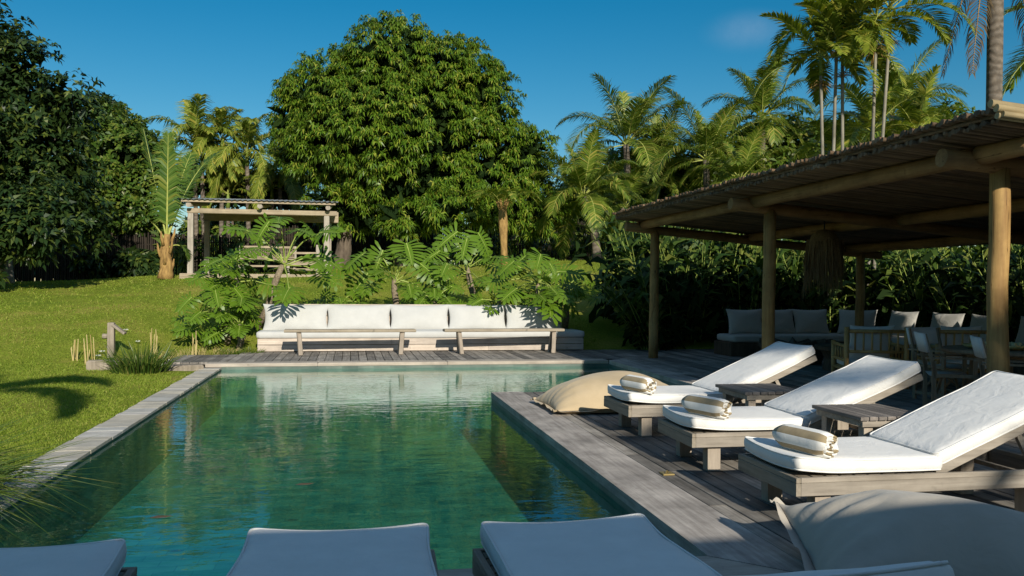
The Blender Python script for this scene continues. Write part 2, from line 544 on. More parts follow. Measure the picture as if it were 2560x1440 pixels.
def lawn_mat():
    m, nt, b, out = new_mat('lawn')
    v = coords(nt)
    n1 = N(nt, 'ShaderNodeTexNoise', Scale=0.55, Detail=7.0, Roughness=0.62)
    nt.links.new(v, n1.inputs['Vector'])
    c = ramp(nt, n1.outputs[0], [(0.30, (0.17, 0.245, 0.028)), (0.5, (0.245, 0.295, 0.04)), (0.62, (0.34, 0.325, 0.07)), (0.75, (0.45, 0.36, 0.11))])
    n2 = N(nt, 'ShaderNodeTexNoise', Scale=22.0, Detail=6.0, Roughness=0.7)
    nt.links.new(v, n2.inputs['Vector'])
    c = mix(nt, 'MULTIPLY', 1.0, c, ramp(nt, n2.outputs[0], [(0.3, (0.55, 0.6, 0.5)), (0.7, (1.25, 1.2, 1.15))]))
    # worn soil where the plants stand behind the long seat
    nt.links.new(c, b.inputs['Base Color'])
    b.inputs['Roughness'].default_value = 0.95
    b.inputs['Specular IOR Level'].default_value = 0.05
    bump(nt, n2.outputs[0], 0.9, 0.06, b)
    return m


M['lawn'] = lawn_mat()
structure(link('lawn', raw_mesh('lawn', V, [quads], M['lawn'], smooth=True)))


# ------------------------------------------------------------------ leaves in bulk
def leaf_batch(P, D, U, L, Wd, droop=0.3, w0=0.25, fold=0.0):
    """N leaves of two segments each: returns verts (N*5,3), quads, tris"""
    P = np.asarray(P, float); n = len(P)
    D = norm(D); L = np.broadcast_to(L, (n,)).reshape(n, 1); Wd = np.broadcast_to(Wd, (n,)).reshape(n, 1)
    Sd = norm(np.cross(D, U))
    dr = np.broadcast_to(droop, (n,)).reshape(n, 1)
    p1 = P + D * L * 0.45
    D2 = norm(D + dr * np.array([0, 0, -1.0]))
    p2 = p1 + D2 * L * 0.55
    V = np.stack([P - Sd * Wd * w0 * .5, P + Sd * Wd * w0 * .5, p1 - Sd * Wd * .5, p1 + Sd * Wd * .5, p2], 1)
    k = np.arange(n)[:, None] * 5
    return V.reshape(-1, 3), k + np.array([[0, 1, 3, 2]]), k + np.array([[2, 3, 4]])


def join_batches(bs):
    Vs = []; Q = []; T = []; o = 0
    for V_, q, t in bs:
        Vs.append(V_); Q.append(q + o); T.append(t + o); o += len(V_)
    return np.concatenate(Vs), np.concatenate(Q), np.concatenate(T)


def leaf_obj(name, b, mat, parent=None):
    V_, q, t = b
    off = np.zeros(3)
    if parent is not None:
        off = np.array(parent.location)
        if parent.parent is not None:
            off = off + np.array(parent.parent.location)
    return link(name, raw_mesh(name, V_ - off, [q, t], mat), parent)


def rand_dirs(n, up=0.0):
    d = rng.normal(size=(n, 3))
    d[:, 2] += up
    return norm(d)


# ------------------------------------------------------------------ grass
def in_view(x, y, z=0.0, m=60):
    p = np.stack([x, y, np.broadcast_to(z, x.shape) - EYE], -1)
    c = p @ FW
    u = 1280 + 2180 * (p @ RT) / np.maximum(c, .1)
    vv = 718 - 2180 * p[..., 2] / np.maximum(c, .1)
    return (c > 1) & (u > -m) & (u < 2560 + m) & (vv < 1440 + m)


def grass_patch(n, x0, x1, y0, y1, h, w, dens_pow=0.0):
    x = rng.uniform(x0, x1, n); y = rng.uniform(y0, y1, n)
    ok = in_view(x, y) & ~((x > -2.69) & (y < 17.2)) & ~((x > -3.6) & (y > 15.9) & (y < 19.2) & (x < 12)) & ~((x > -2.3) & (y < 20.1))
    x = x[ok]; y = y[ok]
    n = len(x)
    P = np.stack([x, y, lawn_z(x, y) - 0.005], 1)
    D = rand_dirs(n, 1.6); D[:, 2] = np.abs(D[:, 2])
    U = rand_dirs(n)
    hh = h * rng.uniform(0.5, 1.3, n)
    return leaf_batch(P, D, U, hh, w * rng.uniform(.7, 1.3, n), droop=rng.uniform(0.2, 1.0, n), w0=0.9)


gb = [grass_patch(60000, -5.5, -2.66, 5.0, 11.0, 0.042, 0.006),
      grass_patch(60000, -8.0, -2.66, 11.0, 17.5, 0.046, 0.008),
      grass_patch(45000, -11.0, 6.0, 17.0, 24.0, 0.06, 0.013),
      grass_patch(30000, -14.0, 14.0, 24.0, 36.0, 0.07, 0.02)]
g = leaf_obj('grass', join_batches(gb), M['blade'])
g['kind'] = 'stuff'
g['label'] = 'short mown grass of the lawn beside and behind the pool'

# ------------------------------------------------------------------ pool
PX0, PX1, PX2 = -2.34, 1.92, 5.10
PY0, PY1, PY2 = 4.45, 11.87, 16.80
WZ, FZ = -0.118, -0.80


def tile_mat(name, wall):
    m, nt, b, out = new_mat(name)
    t = N(nt, 'ShaderNodeTexCoord')
    if wall:
        sp = N(nt, 'ShaderNodeSeparateXYZ'); nt.links.new(t.outputs['Object'], sp.inputs[0])
        ad = N(nt, 'ShaderNodeMath', operation='ADD')
        nt.links.new(sp.outputs['X'], ad.inputs[0]); nt.links.new(sp.outputs['Y'], ad.inputs[1])
        cb = N(nt, 'ShaderNodeCombineXYZ')
        nt.links.new(ad.outputs[0], cb.inputs['X']); nt.links.new(sp.outputs['Z'], cb.inputs['Y'])
        vec = cb.outputs[0]
    else:
        vec = t.outputs['Object']
    br = N(nt, 'ShaderNodeTexBrick', Scale=1.0)
    br.inputs['Brick Width'].default_value = 0.30
    br.inputs['Row Height'].default_value = 0.055 if wall else 0.15
    br.inputs['Mortar Size'].default_value = 0.004
    br.inputs['Color1'].default_value = ((0.085, 0.13, 0.11, 1) if wall else (0.052, 0.15, 0.125, 1))
    br.inputs['Color2'].default_value = ((0.14, 0.185, 0.16, 1) if wall else (0.085, 0.20, 0.165, 1))
    br.inputs['Mortar'].default_value = ((0.08, 0.15, 0.12, 1) if wall else (0.036, 0.105, 0.087, 1))
    br.inputs['Bias'].default_value = -0.1
    nt.links.new(vec, br.inputs['Vector'])
    n = N(nt, 'ShaderNodeTexNoise', Scale=3.0, Detail=6.0)
    nt.links.new(t.outputs['Object'], n.inputs['Vector'])
    c = mix(nt, 'MULTIPLY', 1.0, br.outputs[0], ramp(nt, n.outputs[0], [(0.3, (0.62, 0.66, 0.66)), (0.7, (1.25, 1.22, 1.18))]))
    if wall:
        b.inputs['Base Color'].default_value = (0, 0, 0, 1)
    nt.links.new(c, b.inputs['Base Color'])
    b.inputs['Roughness'].default_value = 0.6
    return m


M['tile'] = tile_mat('pool floor tile', False)
M['tilew'] = tile_mat('pool wall tile', True)

pool = thing('swimming_pool', 'long L shaped pool of green stone tile between lawn and timber deck', 'pool', (0, 0, 0))
poly = [(PX0, PY0), (PX1, PY0), (PX1, PY1), (PX2, PY1), (PX2, PY2), (PX0, PY2)]
mb = MB()
for i in range(6):
    p, q = poly[i], poly[(i + 1) % 6]
    top = -0.10 if i == 5 else -0.062
    mb.add([(p[0], p[1], FZ), (q[0], q[1], FZ), (q[0], q[1], top), (p[0], p[1], top)], [(1, 0, 3, 2)])
mb.build('wall', M['tilew'], pool)
mb = MB()
mb.add([(p[0], p[1], FZ) for p in poly], [tuple(range(6))])
mb.build('floor', M['tile'], pool)
# outer shell so that no daylight enters the tank from under the deck
mb = MB()
o_ = 0.06
poly2 = [(PX0 - o_, PY0 - o_), (PX1 + o_, PY0 - o_), (PX1 + o_, PY1 - o_), (PX2 + o_, PY1 - o_), (PX2 + o_, PY2 + o_), (PX0 - o_, PY2 + o_)]
for i in range(6):
    p, q = poly2[i], poly2[(i + 1) % 6]
    mb.add([(p[0], p[1], FZ - .1), (q[0], q[1], FZ - .1), (q[0], q[1], -0.11), (p[0], p[1], -0.11)], [(0, 1, 2, 3)])
mb.build('shell', M['tilew'], pool)

# stone coping on the lawn side
mb = MB()
y = PY0 - 0.3
while y < PY2 - 0.02:
    l = random.choice([0.18, 0.24, 0.3, 0.38])
    y2 = min(y + l, PY2 - 0.004)
    e = random.uniform(-.012, .012)
    mb.bb(PX0 - 0.335 + e, PX0 + 0.012 + random.uniform(-.003, .003), y + 0.003, y2, -0.105, -0.07 + random.uniform(-.003, .003), 0.004)
    y = y2
M['stone'] = None


def stone_mat():
    m, nt, b, out = new_mat('coping stone')
    v = coords(nt)
    n = N(nt, 'ShaderNodeTexNoise', Scale=5.0, Detail=8.0, Roughness=0.65)
    nt.links.new(v, n.inputs['Vector'])
    g_ = N(nt, 'ShaderNodeNewGeometry')
    c = ramp(nt, g_.outputs['Random Per Island'], [(0, (0.42, 0.40, 0.35)), (0.45, (0.55, 0.50, 0.40)), (0.75, (0.50, 0.49, 0.45)), (1.0, (0.60, 0.56, 0.50))])
    c = mix(nt, 'MULTIPLY', 1.0, c, ramp(nt, n.outputs[0], [(0.3, (0.72, 0.72, 0.72)), (0.7, (1.12, 1.1, 1.08))]))
    nt.links.new(c, b.inputs['Base Color'])
    b.inputs['Roughness'].default_value = 0.8
    bump(nt, n.outputs[0], 0.4, 0.01, b)
    return m


M['stone'] = stone_mat()
structure(mb.build('coping', M['stone']))
mb = MB()
mb.bb(PX0 - 0.30, PX0 - 0.004, PY0 - .3, PY2, -0.6, -0.106)
structure(mb.build('coping_bed', M['stone']))


def water_mat():
    m, nt, b, out = new_mat('pool water')
    nt.nodes.remove(b)
    t = N(nt, 'ShaderNodeTexCoord')
    mp_ = N(nt, 'ShaderNodeMapping'); mp_.inputs['Scale'].default_value = (2.6, 5.2, 1)
    nt.links.new(t.outputs['Object'], mp_.inputs['Vector'])
    n1 = N(nt, 'ShaderNodeTexNoise', Scale=1.0, Detail=2.5, Roughness=0.5, Distortion=0.6)
    nt.links.new(mp_.outputs[0], n1.inputs['Vector'])
    mp2_ = N(nt, 'ShaderNodeMapping'); mp2_.inputs['Scale'].default_value = (9, 15, 1)
    nt.links.new(t.outputs['Object'], mp2_.inputs['Vector'])
    n2 = N(nt, 'ShaderNodeTexNoise', Scale=1.0, Detail=2.0, Distortion=0.4)
    nt.links.new(mp2_.outputs[0], n2.inputs['Vector'])
    n3 = N(nt, 'ShaderNodeTexNoise', Scale=0.35, Detail=1.0)
    nt.links.new(t.outputs['Object'], n3.inputs['Vector'])
    amp = ramp(nt, n3.outputs[0], [(0.35, (0.25,) * 3), (0.65, (1,) * 3)])
    h2 = mix(nt, 'MULTIPLY', 1.0, n2.outputs[0], amp)
    h = mix(nt, 'MIX', 0.34, n1.outputs[0], h2)
    bp = N(nt, 'ShaderNodeBump', Strength=1.0, Distance=0.0048)
    nt.links.new(h, bp.inputs['Height'])
    fr = N(nt, 'ShaderNodeFresnel', IOR=1.47)
    gm = N(nt, 'ShaderNodeNewGeometry')
    mi_ = N(nt, 'ShaderNodeMapRange')
    mi_.inputs['To Min'].default_value = 1.47; mi_.inputs['To Max'].default_value = 1 / 1.47
    nt.links.new(gm.outputs['Backfacing'], mi_.inputs['Value'])
    nt.links.new(mi_.outputs[0], fr.inputs['IOR'])
    nt.links.new(bp.outputs[0], fr.inputs['Normal'])
    gl = N(nt, 'ShaderNodeBsdfGlossy', Roughness=0.0)
    gl.inputs['Color'].default_value = (0.96, 0.97, 0.97, 1)
    nt.links.new(bp.outputs[0], gl.inputs['Normal'])
    tr = N(nt, 'ShaderNodeBsdfTransparent')
    tr.inputs['Color'].default_value = (0.50, 0.93, 0.84, 1)
    ms = N(nt, 'ShaderNodeMixShader')
    nt.links.new(fr.outputs[0], ms.inputs['Fac'])
    nt.links.new(tr.outputs[0], ms.inputs[1]); nt.links.new(gl.outputs[0], ms.inputs[2])
    nt.links.new(ms.outputs[0], out.inputs['Surface'])
    return m


M['water'] = water_mat()
mb = MB()
mb.add([(p[0], p[1], WZ) for p in poly], [tuple(range(6))])
structure(mb.build('water', M['water']))

# ------------------------------------------------------------------ decking
TH = 0.045


def boards_y(mb, x0, x1, y0f, y1f, w=0.142, gap=0.0125, first=None):
    x = x0
    k = 0
    while x < x1 - 0.03:
        w_ = w if not (first and k == 0) else first
        xe = min(x + w_ - gap, x1)
        ya, yb = (y0f(x) if callable(y0f) else y0f), (y1f(x) if callable(y1f) else y1f)
        y = ya
        while y < yb - 0.01:
            l = random.uniform(1.8, 4.2)
            ye = min(y + l, yb)
            if yb - ye < 0.6:
                ye = yb
            zt = random.uniform(-0.003, 0.002)
            mb.bb(x, xe, y, ye - 0.004, -TH + zt, zt, 0.004)
            y = ye
        x += w_
        k += 1


mb = MB()
boards_y(mb, 2.365, 5.10, -1.3, 11.86, first=0.135)
boards_y(mb, 5.505, 12.6, -1.3, 19.75)
boards_y(mb, 5.10, 5.505, -1.3, 11.45)
boards_y(mb, -3.45, 5.505, 17.19, lambda x: 19.0 if x < -2.3 else 19.75, w=0.165, gap=0.012)
structure(mb.build('deck', M['deck_y']))
mb = MB()
y = -1.3
while y < 4.03:
    mb.bb(-3.2, 1.9 + (4.05 - y), y, y + .136, -TH, random.uniform(-.003, .002), 0.004)
    y += 0.145
structure(mb.build('deck_near', M['deck_x'])).name = 'deck'


def prism(mb, pts, z0, z1):
    n = len(pts)
    mb.add([(x, y, z0) for x, y in pts] + [(x, y, z1) for x, y in pts],
           [tuple(reversed(range(n))), tuple(range(n, 2 * n))] + [(i, (i + 1) % n, (i + 1) % n + n, i + n) for i in range(n)])


mb = MB()
prism(mb, [(1.915, 4.454), (2.355, 4.014), (2.355, 8.4), (1.915, 8.4)], -0.07, 0.003)
prism(mb, [(1.915, 8.403), (2.355, 8.403), (2.355, 11.865), (1.915, 11.865)], -0.07, 0.003)
prism(mb, [(5.095, 11.46), (5.50, 11.46), (5.50, 17.185), (5.095, 16.795)], -0.07, 0.003)
structure(mb.build('deck_edge', M['slab']))
mb = MB()
prism(mb, [(-3.2, 4.05), (2.31, 4.05), (1.908, 4.452), (-2.9, 4.452)], -0.07, 0.001)
mb.bb(-2.62, -0.6, 16.79, 17.183, -0.068, 0.004, 0.014)
mb.bb(-0.595, 1.85, 16.79, 17.183, -0.068, 0.002, 0.014)
mb.bb(1.855, 5.08, 16.79, 17.183, -0.068, 0.005, 0.014)
structure(mb.build('deck_edge', M['slab_x']))
# dark sheet under the boards, its near-black standing for shade in the gaps
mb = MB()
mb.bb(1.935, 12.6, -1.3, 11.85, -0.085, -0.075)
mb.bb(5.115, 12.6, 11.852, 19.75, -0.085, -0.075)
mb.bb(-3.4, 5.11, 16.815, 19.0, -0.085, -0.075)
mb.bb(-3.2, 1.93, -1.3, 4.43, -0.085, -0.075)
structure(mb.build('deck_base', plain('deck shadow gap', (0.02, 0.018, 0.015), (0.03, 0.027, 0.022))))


# ------------------------------------------------------------------ soft goods
def soft_box(name, size, r, mat, parent, loc=(0, 0, 0), rot=None, puff=0.02, n=(22, 12, 4), sag=None, seed=0, wr=0.0022, piping=False):
    """cushion with rounded edges; local to its parent"""
    rg = np.random.default_rng(seed + 11)
    ph = rg.uniform(0, 6, 6)
    hx, hy, hz = np.array(size) / 2
    nxs = [np.linspace(-1, 1, k + 1) for k in n]
    # denser near the edges
    nxs = [np.sign(t) * (np.abs(t) ** 0.75) for t in nxs]
    Vs = []; Fs = []; off = 0
    for ax in range(3):
        u_, v_ = [(1, 2), (2, 0), (0, 1)][ax]
        for sg in (-1, 1):
            A, B = np.meshgrid(nxs[u_], nxs[v_], indexing='ij')
            P = np.zeros(A.shape + (3,))
            P[..., ax] = sg; P[..., u_] = A; P[..., v_] = B
            na, nb_ = A.shape
            Vs.append(P.reshape(-1, 3))
            i, j = np.meshgrid(np.arange(na - 1), np.arange(nb_ - 1), indexing='ij')
            a_ = (i * nb_ + j).ravel() + off
            q = np.stack([a_, a_ + nb_, a_ + nb_ + 1, a_ + 1], 1)
            if sg < 0:
                q = q[:, ::-1]
            Fs.append(q)
            off += na * nb_
    U = np.concatenate(Vs)
    h = np.array([hx, hy, hz])
    P = U * h
    inner = np.clip(P, -(h - r), h - r)
    d = P - inner
    L = np.linalg.norm(d, axis=1, keepdims=True)
    mx = np.max(np.abs(d), axis=1, keepdims=True)
    P = inner + np.where(L > 1e-6, d / np.maximum(L, 1e-6) * np.minimum(mx, r), 0)
    bulge = (1 - U[:, 0] ** 2) * (1 - U[:, 1] ** 2)
    P[:, 2] += np.sign(U[:, 2]) * (np.abs(U[:, 2]) > .99) * puff * bulge
    P[:, 1] += 0.012 * np.sin(P[:, 0] * 7 + ph[0]) * U[:, 1] * 0.5
    wob = wr * (np.sin(P[:, 0] * 11 + ph[1]) * np.sin(P[:, 1] * 9 + ph[2]) + .7 * np.sin(P[:, 0] * 23 + P[:, 1] * 17 + ph[3]))
    P[:, 2] += wob * (U[:, 2] > 0)
    if sag is not None:
        P[:, 2] += sag(P[:, 0] / hx, P[:, 1] / hy)
    # weld
    key = np.round(P, 5)
    _, idx, inv = np.unique(key, axis=0, return_index=True, return_inverse=True)
    inv = inv.ravel()
    F = inv[np.concatenate(Fs)]
    P = P[idx]
    if rot is not None:
        P = P @ np.array(rot).T
    P = P + np.array(loc)
    ob = link(name, raw_mesh(name, P, [F], mat, smooth=True), parent)
    if piping:
        c45 = r * .7071 + .0015
        pts = []
        cr = r * 1.0
        ex, ey = hx - r + c45, hy - r + c45
        for cx_, cy_, a0 in ((ex - cr, ey - cr, 0), (-ex + cr, ey - cr, 90), (-ex + cr, -ey + cr, 180), (ex - cr, -ey + cr, 270)):
            for k in range(5):
                a_ = rad(a0 + k * 22.5)
                pts.append([cx_ + cr * math.cos(a_), cy_ + cr * math.sin(a_)])
        dense = []
        for k in range(len(pts)):
            p_, q_ = np.array(pts[k]), np.array(pts[(k + 1) % len(pts)])
            m_ = max(1, int(np.linalg.norm(q_ - p_) / .05))
            for j in range(m_):
                dense.append(p_ + (q_ - p_) * j / m_)
        dense = np.array(dense + [dense[0]])
        for sg in (1, -1):
            z_ = np.full(len(dense), sg * (hz - r + c45))
            if sag is not None:
                z_ = z_ + sag(dense[:, 0] / hx, dense[:, 1] / hy)
            y_ = dense[:, 1] + 0.006 * np.sin(dense[:, 0] * 7 + ph[0]) * np.sign(dense[:, 1])
            q3 = np.stack([dense[:, 0], y_, z_], 1)
            if rot is not None:
                q3 = q3 @ np.array(rot).T
            q3 = q3 + np.array(loc)
            mb = MB()
            mb.tube(q3, .0055, 5, cap=False)
            mb.build('piping', mat, ob, smooth=True, local=True)
    return ob


def pillow(name, w, h, t, mat, parent=None, n=26, seed=0, flange=0.0, pinch=0.09, folds=0.0, floor=None, p=2.6, tip=None):
    """stuffed square with pointed corners, in its own XY plane, thickness along Z"""
    rg = np.random.default_rng(seed + 31)
    ph = rg.uniform(0, 6, 8)
    t_ = np.sin(np.linspace(-1, 1, n + 1) * math.pi / 2)
    A, B = np.meshgrid(t_, t_, indexing='ij')
    X = A * (1 - pinch * (1 - B ** 2)) * w / 2
    Y = B * (1 - pinch * (1 - A ** 2)) * h / 2
    prof = np.clip((1 - np.abs(A) ** p), 0, 1) ** 0.6 * np.clip((1 - np.abs(B) ** p), 0, 1) ** 0.6
    Z = t / 2 * prof
    wr_ = folds * (np.sin(Y / h * 46 + ph[0]) + .6 * np.sin(Y / h * 29 + ph[1])) * np.clip(np.abs(A) - .45, 0, 1) * prof
    wr2 = folds * .6 * np.sin(X / w * 30 + Y / h * 8 + ph[2]) * np.clip(np.abs(B) - .5, 0, 1) * prof
    lump = 0.04 * t * (np.sin(A * 3 + ph[3]) * np.sin(B * 4 + ph[4]))
    Zt = Z + wr_ + wr2 + lump * prof
    Zb = -Z + lump * prof
    Vt = np.stack([X, Y, Zt], -1).reshape(-1, 3)
    Vb = np.stack([X, Y, Zb], -1).reshape(-1, 3)
    m_ = n + 1
    i, j = np.meshgrid(np.arange(n), np.arange(n), indexing='ij')
    a_ = (i * m_ + j).ravel()
    q = np.stack([a_, a_ + m_, a_ + m_ + 1, a_ + 1], 1)
    V_ = np.concatenate([Vt, Vb])
    F = np.concatenate([q, q[:, ::-1] + len(Vt)])
    if flange > 0:
        # a flat hem round the seam
        bi = [(k, 0) for k in range(n)] + [(n, k) for k in range(n)] + [(n - k, n) for k in range(n)] + [(0, n - k) for k in range(n)]
        ids = np.array([x_ * m_ + y_ for x_, y_ in bi])
        E_ = Vt[ids]
        out_ = norm(E_ * np.array([1 / w, 1 / h, 0]) * np.array([1.0, 1.0, 0]))
        s_ = np.linspace(0, 1, len(ids))
        R_ = E_ + out_ * flange + np.stack([0 * s_, 0 * s_, 0.012 * np.sin(s_ * 160 + ph[5]) + .012 * np.sin(s_ * 73)], 1)
        o_ = len(V_)
        V_ = np.concatenate([V_, R_])
        k = np.arange(len(ids)); k2 = (k + 1) % len(ids)
        fl = np.stack([ids[k], ids[k2], o_ + k2, o_ + k], 1)
        F = np.concatenate([F, fl])
    return V_, F


def place(V_, rot, loc):
    return V_ @ np.array(rot).T + np.array(loc)


def Rm(*angs):
    m = Matrix.Identity(3)
    for ax, a_ in angs:
        m = Matrix.Rotation(a_, 3, ax) @ m
    return np.array(m)


# ------------------------------------------------------------------ sun lounger
def make_lounger(label, loc, rz, group, cat='sun lounger', back=22.9):
    t = thing('sun_lounger', label, cat, loc, group, rz)
    B = math.radians(back)
    hw = 0.40
    for s in (-1, 1):
        mb = MB()
        mb.bb(0.033, 1.93, s * (hw - .032), s * hw, 0.20, 0.279, 0.003)
        mb.bb(0.033, 1.93, s * (hw - .030), s * (hw + .001), 0.2795, 0.312, 0.003)
        mb.build('side_rail', M['loung_x'], t, local=True)
    for x0, x1 in ((0.0, 0.031), (1.932, 1.962)):
        mb = MB()
        mb.bb(x0, x1, -hw, hw, 0.20, 0.279, 0.003)
        mb.bb(x0 + .001, x1, -hw, hw, 0.2795, 0.311, 0.003)
        mb.build('end_rail', M['loung_y'], t, local=True)
    for x in (0.15, 1.62):
        for s in (-1, 1):
            mb = MB()
            mb.bb(x, x + .105, s * (hw - .045), s * (hw - .145), 0.0, 0.285, 0.004)
            mb.build('leg', M['loung_z'], t, local=True)
    mb = MB()
    x = 0.05
    while x < 0.98:
        mb.bb(x, x + .075, -hw + .035, hw - .035, 0.285, 0.305)
        x += .095
    mb.build('seat_slats', M['loung_y'], t, local=True)
    hx, hz = 1.02, 0.325
    dx, dz = math.cos(B), math.sin(B)
    mb = MB()
    for k in range(11):
        d = .03 + k * .099
        c = (hx + d * dx, 0, hz + d * dz + .012)
        mb.box(c, (.075, 2 * hw - .17, .018), Matrix.Rotation(-B, 3, 'Y'))
    br_ = mb.build('backrest', M['loung_y'], t, local=True)
    for s in (-1, 1):
        y = s * (hw - .058)
        mb = MB()
        mb.bar((hx - .05 * dx, y, hz - .05 * dz), (hx + 1.08 * dx, y, hz + 1.08 * dz), .034, .058, 0.004)
        mb.build('back_rail', M['loung_x'], br_, local=True)
    mb = MB()
    px, pz = hx + .62 * dx, hz + .62 * dz - .03
    for s in (-1, 1):
        y = s * (hw - .10)
        mb.bar((px, y, pz), (px + .16, y, 0.235), .03, .035)
    mb.bar((px + .16, -hw + .05, 0.235), (px + .16, hw - .05, 0.235), .03, .03)
    mb.build('prop', M['loung_x'], br_, local=True)
    sd = int(abs(loc[1]) * 100)
    soft_box('seat_cushion', (1.0, .755, .092), .034, M['white_b'], t, (0.518, 0, 0.366), None, .012, seed=sd, piping=True,
             sag=lambda u, v: 0.020 * np.clip(-u - .25, 0, 1) ** 2 * (v ** 2) * 2.2 + 0.012 * np.clip(-u - .5, 0, 1))
    c = Vector((hx + .535 * dx - .062 * dz, 0, hz + .535 * dz + .078 * dx))
    soft_box('back_cushion', (1.12, .755, .092), .034, M['white_b'], t, c, Rm(('Y', -B)), .012, seed=sd + 5, piping=True,
             sag=lambda u, v: 0.035 * np.clip(u - .55, 0, 1) * (v ** 2))
    mb = MB()
    mb.bar((0.98, -.5 * hw, .30), (1.10, -.5 * hw - .03, .17), .03, .006)
    mb.bar((1.095, -.5 * hw - .03, .172), (1.22, -.5 * hw + .02, .215), .03, .006)
    mb.build('strap', M['strap'], t, local=True)
    return t


G1 = 'white sun loungers on the deck beside the pool'
make_lounger('weathered wooden lounger with white cushions, farthest of the pool row, beside the sand beanbag', (2.645, 8.48, 0), rad(.8), G1, back=23.4)
make_lounger('weathered wooden lounger with white cushions, middle of the pool row between the slatted side tables', (2.645, 6.86, 0), rad(-.7), G1, back=22.2)
make_lounger('weathered wooden lounger with dappled shade on its raised white back, nearest of the pool row', (2.645, 5.245, 0), 0, G1)
G2 = 'loungers in the shade along the near end of the pool'
make_lounger('shaded white lounger at the near pool end, cut off by the left picture edge', (-1.24, 3.74, 0), rad(-90), G2, back=17)
make_lounger('shaded white lounger at the near pool end, middle one of three', (-0.035, 3.80, 0), rad(-92.5), G2, back=17)
make_lounger('shaded white lounger at the near pool end whose raised back shows at bottom right', (0.93, 3.78, 0), rad(-88), G2, back=20.3)


# ------------------------------------------------------------------ rolled towels
def make_towel(label, loc, ax, group):
    """loc: centre of the roll; ax: unit vector of its axis in plan"""
    t = thing('rolled_towel', label, 'towel', (loc[0], loc[1], loc[2]), group)
    Rr, L, th = 0.094, 0.44, 0.0165
    turns = 4.6
    n = int(turns * 26)
    ang = np.linspace(0, turns * 2 * math.pi, n + 1)
    rc = 0.014 + (Rr - 0.014) * ang / ang[-1]
    arc = np.concatenate([[0], np.cumsum(np.diff(ang) * (rc[1:] + rc[:-1]) / 2)])
    a = np.array([ax[0], ax[1], 0.0]); e1 = np.array([-ax[1], ax[0], 0]); e2 = np.array([0, 0, 1.0])
    rg = np.random.default_rng(int(loc[1] * 10))
    ln = L / 2 + .012 * np.sin(ang * 1.3 + rg.uniform(0, 6)) + 0.013 * np.sin(ang * 3.1)
    ks = 9
    Vs = []
    for sgn, rr in ((1, rc), (-1, np.maximum(rc - th * .86, .002))):
        for k in range(ks):
            s = (k / (ks - 1)) * 2 - 1
            edge = 1 - 0.16 * max(0, abs(s) - .78) / .22
            r_ = rr * edge * (1 + .012 * np.sin(ang * 2 + s * 5))
            pts = a[None] * (s * ln)[:, None] + e1[None] * (r_ * np.cos(ang + 1.2))[:, None] + e2[None] * (r_ * np.sin(ang + 1.2) * .93)[:, None]
            Vs.append(pts)
    m_ = n + 1
    V_ = np.concatenate(Vs)
    F = []; mi = []
    for side in range(2):
        for k in range(ks - 1):
            b0 = (side * ks + k) * m_
            for i in range(n):
                q = [b0 + i, b0 + i + 1, b0 + m_ + i + 1, b0 + m_ + i]
                F.append(q if side == 0 else q[::-1]); mi.append(int((arc[i] % 0.118) < 0.048))
    for k in (0, ks - 1):
        b0 = k * m_; b1 = (ks + k) * m_
        for i in range(n):
            q = [b0 + i, b0 + i + 1, b1 + i + 1, b1 + i]
            F.append(q if k else q[::-1]); mi.append(int((arc[i] % 0.118) < 0.048))
    me = raw_mesh('roll', V_, [np.array(F)], [M['towel_w'], M['towel_t']], smooth=True, midx=mi)
    link('roll', me, t)
    return t


GT = 'rolled striped towels lying on the loungers'
tz = 0.418 + 0.080
make_towel('rolled white and tan striped towel on the farthest lounger by the sand beanbag', (2.82, 8.30, tz), norm([0.26, -.96]), GT)
make_towel('rolled white and tan striped towel on the middle lounger of the pool row', (2.85, 6.66, tz), norm([0.33, -.94]), GT)
make_towel('rolled white and tan striped towel on the nearest lounger of the pool row', (2.84, 5.08, tz), norm([0.2, -.98]), GT)


# ------------------------------------------------------------------ slatted side tables
def make_side_table(label, x0, x1, y0, y1, h):
    t = thing('side_table', label, 'side table', ((x0 + x1) / 2, (y0 + y1) / 2, 0), 'slatted side tables between the loungers')
    w, d = (x1 - x0) / 2, (y1 - y0) / 2
    mb = MB()
    n = 8
    for k in range(n):
        a = -w + 2 * w * k / n
        mb.bb(a + .004, a + 2 * w / n - .004, -d, d, h - .028, h, 0.003)
    mb.build('tabletop', M['table'], t, local=True)
    mb = MB()
    for s in (-1, 1):
        mb.bb(-w + .03, w - .03, s * (d - .045), s * (d - .02), h - .075, h - .030)
        mb.bb(s * (w - .055), s * (w - .03), -d + .05, d - .05, h - .074, h - .031)
    mb.build('apron', M['loung_x'], t, local=True)
    for sx in (-1, 1):
        for sy in (-1, 1):
            mb = MB()
            mb.bb(sx * (w - .06), sx * (w - .13), sy * (d - .05), sy * (d - .12), 0, h - .030, .003)
            mb.build('leg', M['loung_z'], t, local=True)
    mb = MB()
    mb.bar((-w + .08, 0, .09), (w - .08, 0, h - .08), .03, .03)
    mb.build('brace', M['loung_x'], t, local=True)


make_side_table('grey slatted side table between the farthest and middle loungers', 3.50, 4.10, 7.34, 8.0, 0.52)
make_side_table('grey slatted side table between the middle and nearest loungers', 3.62, 4.20, 5.72, 6.40, 0.53)


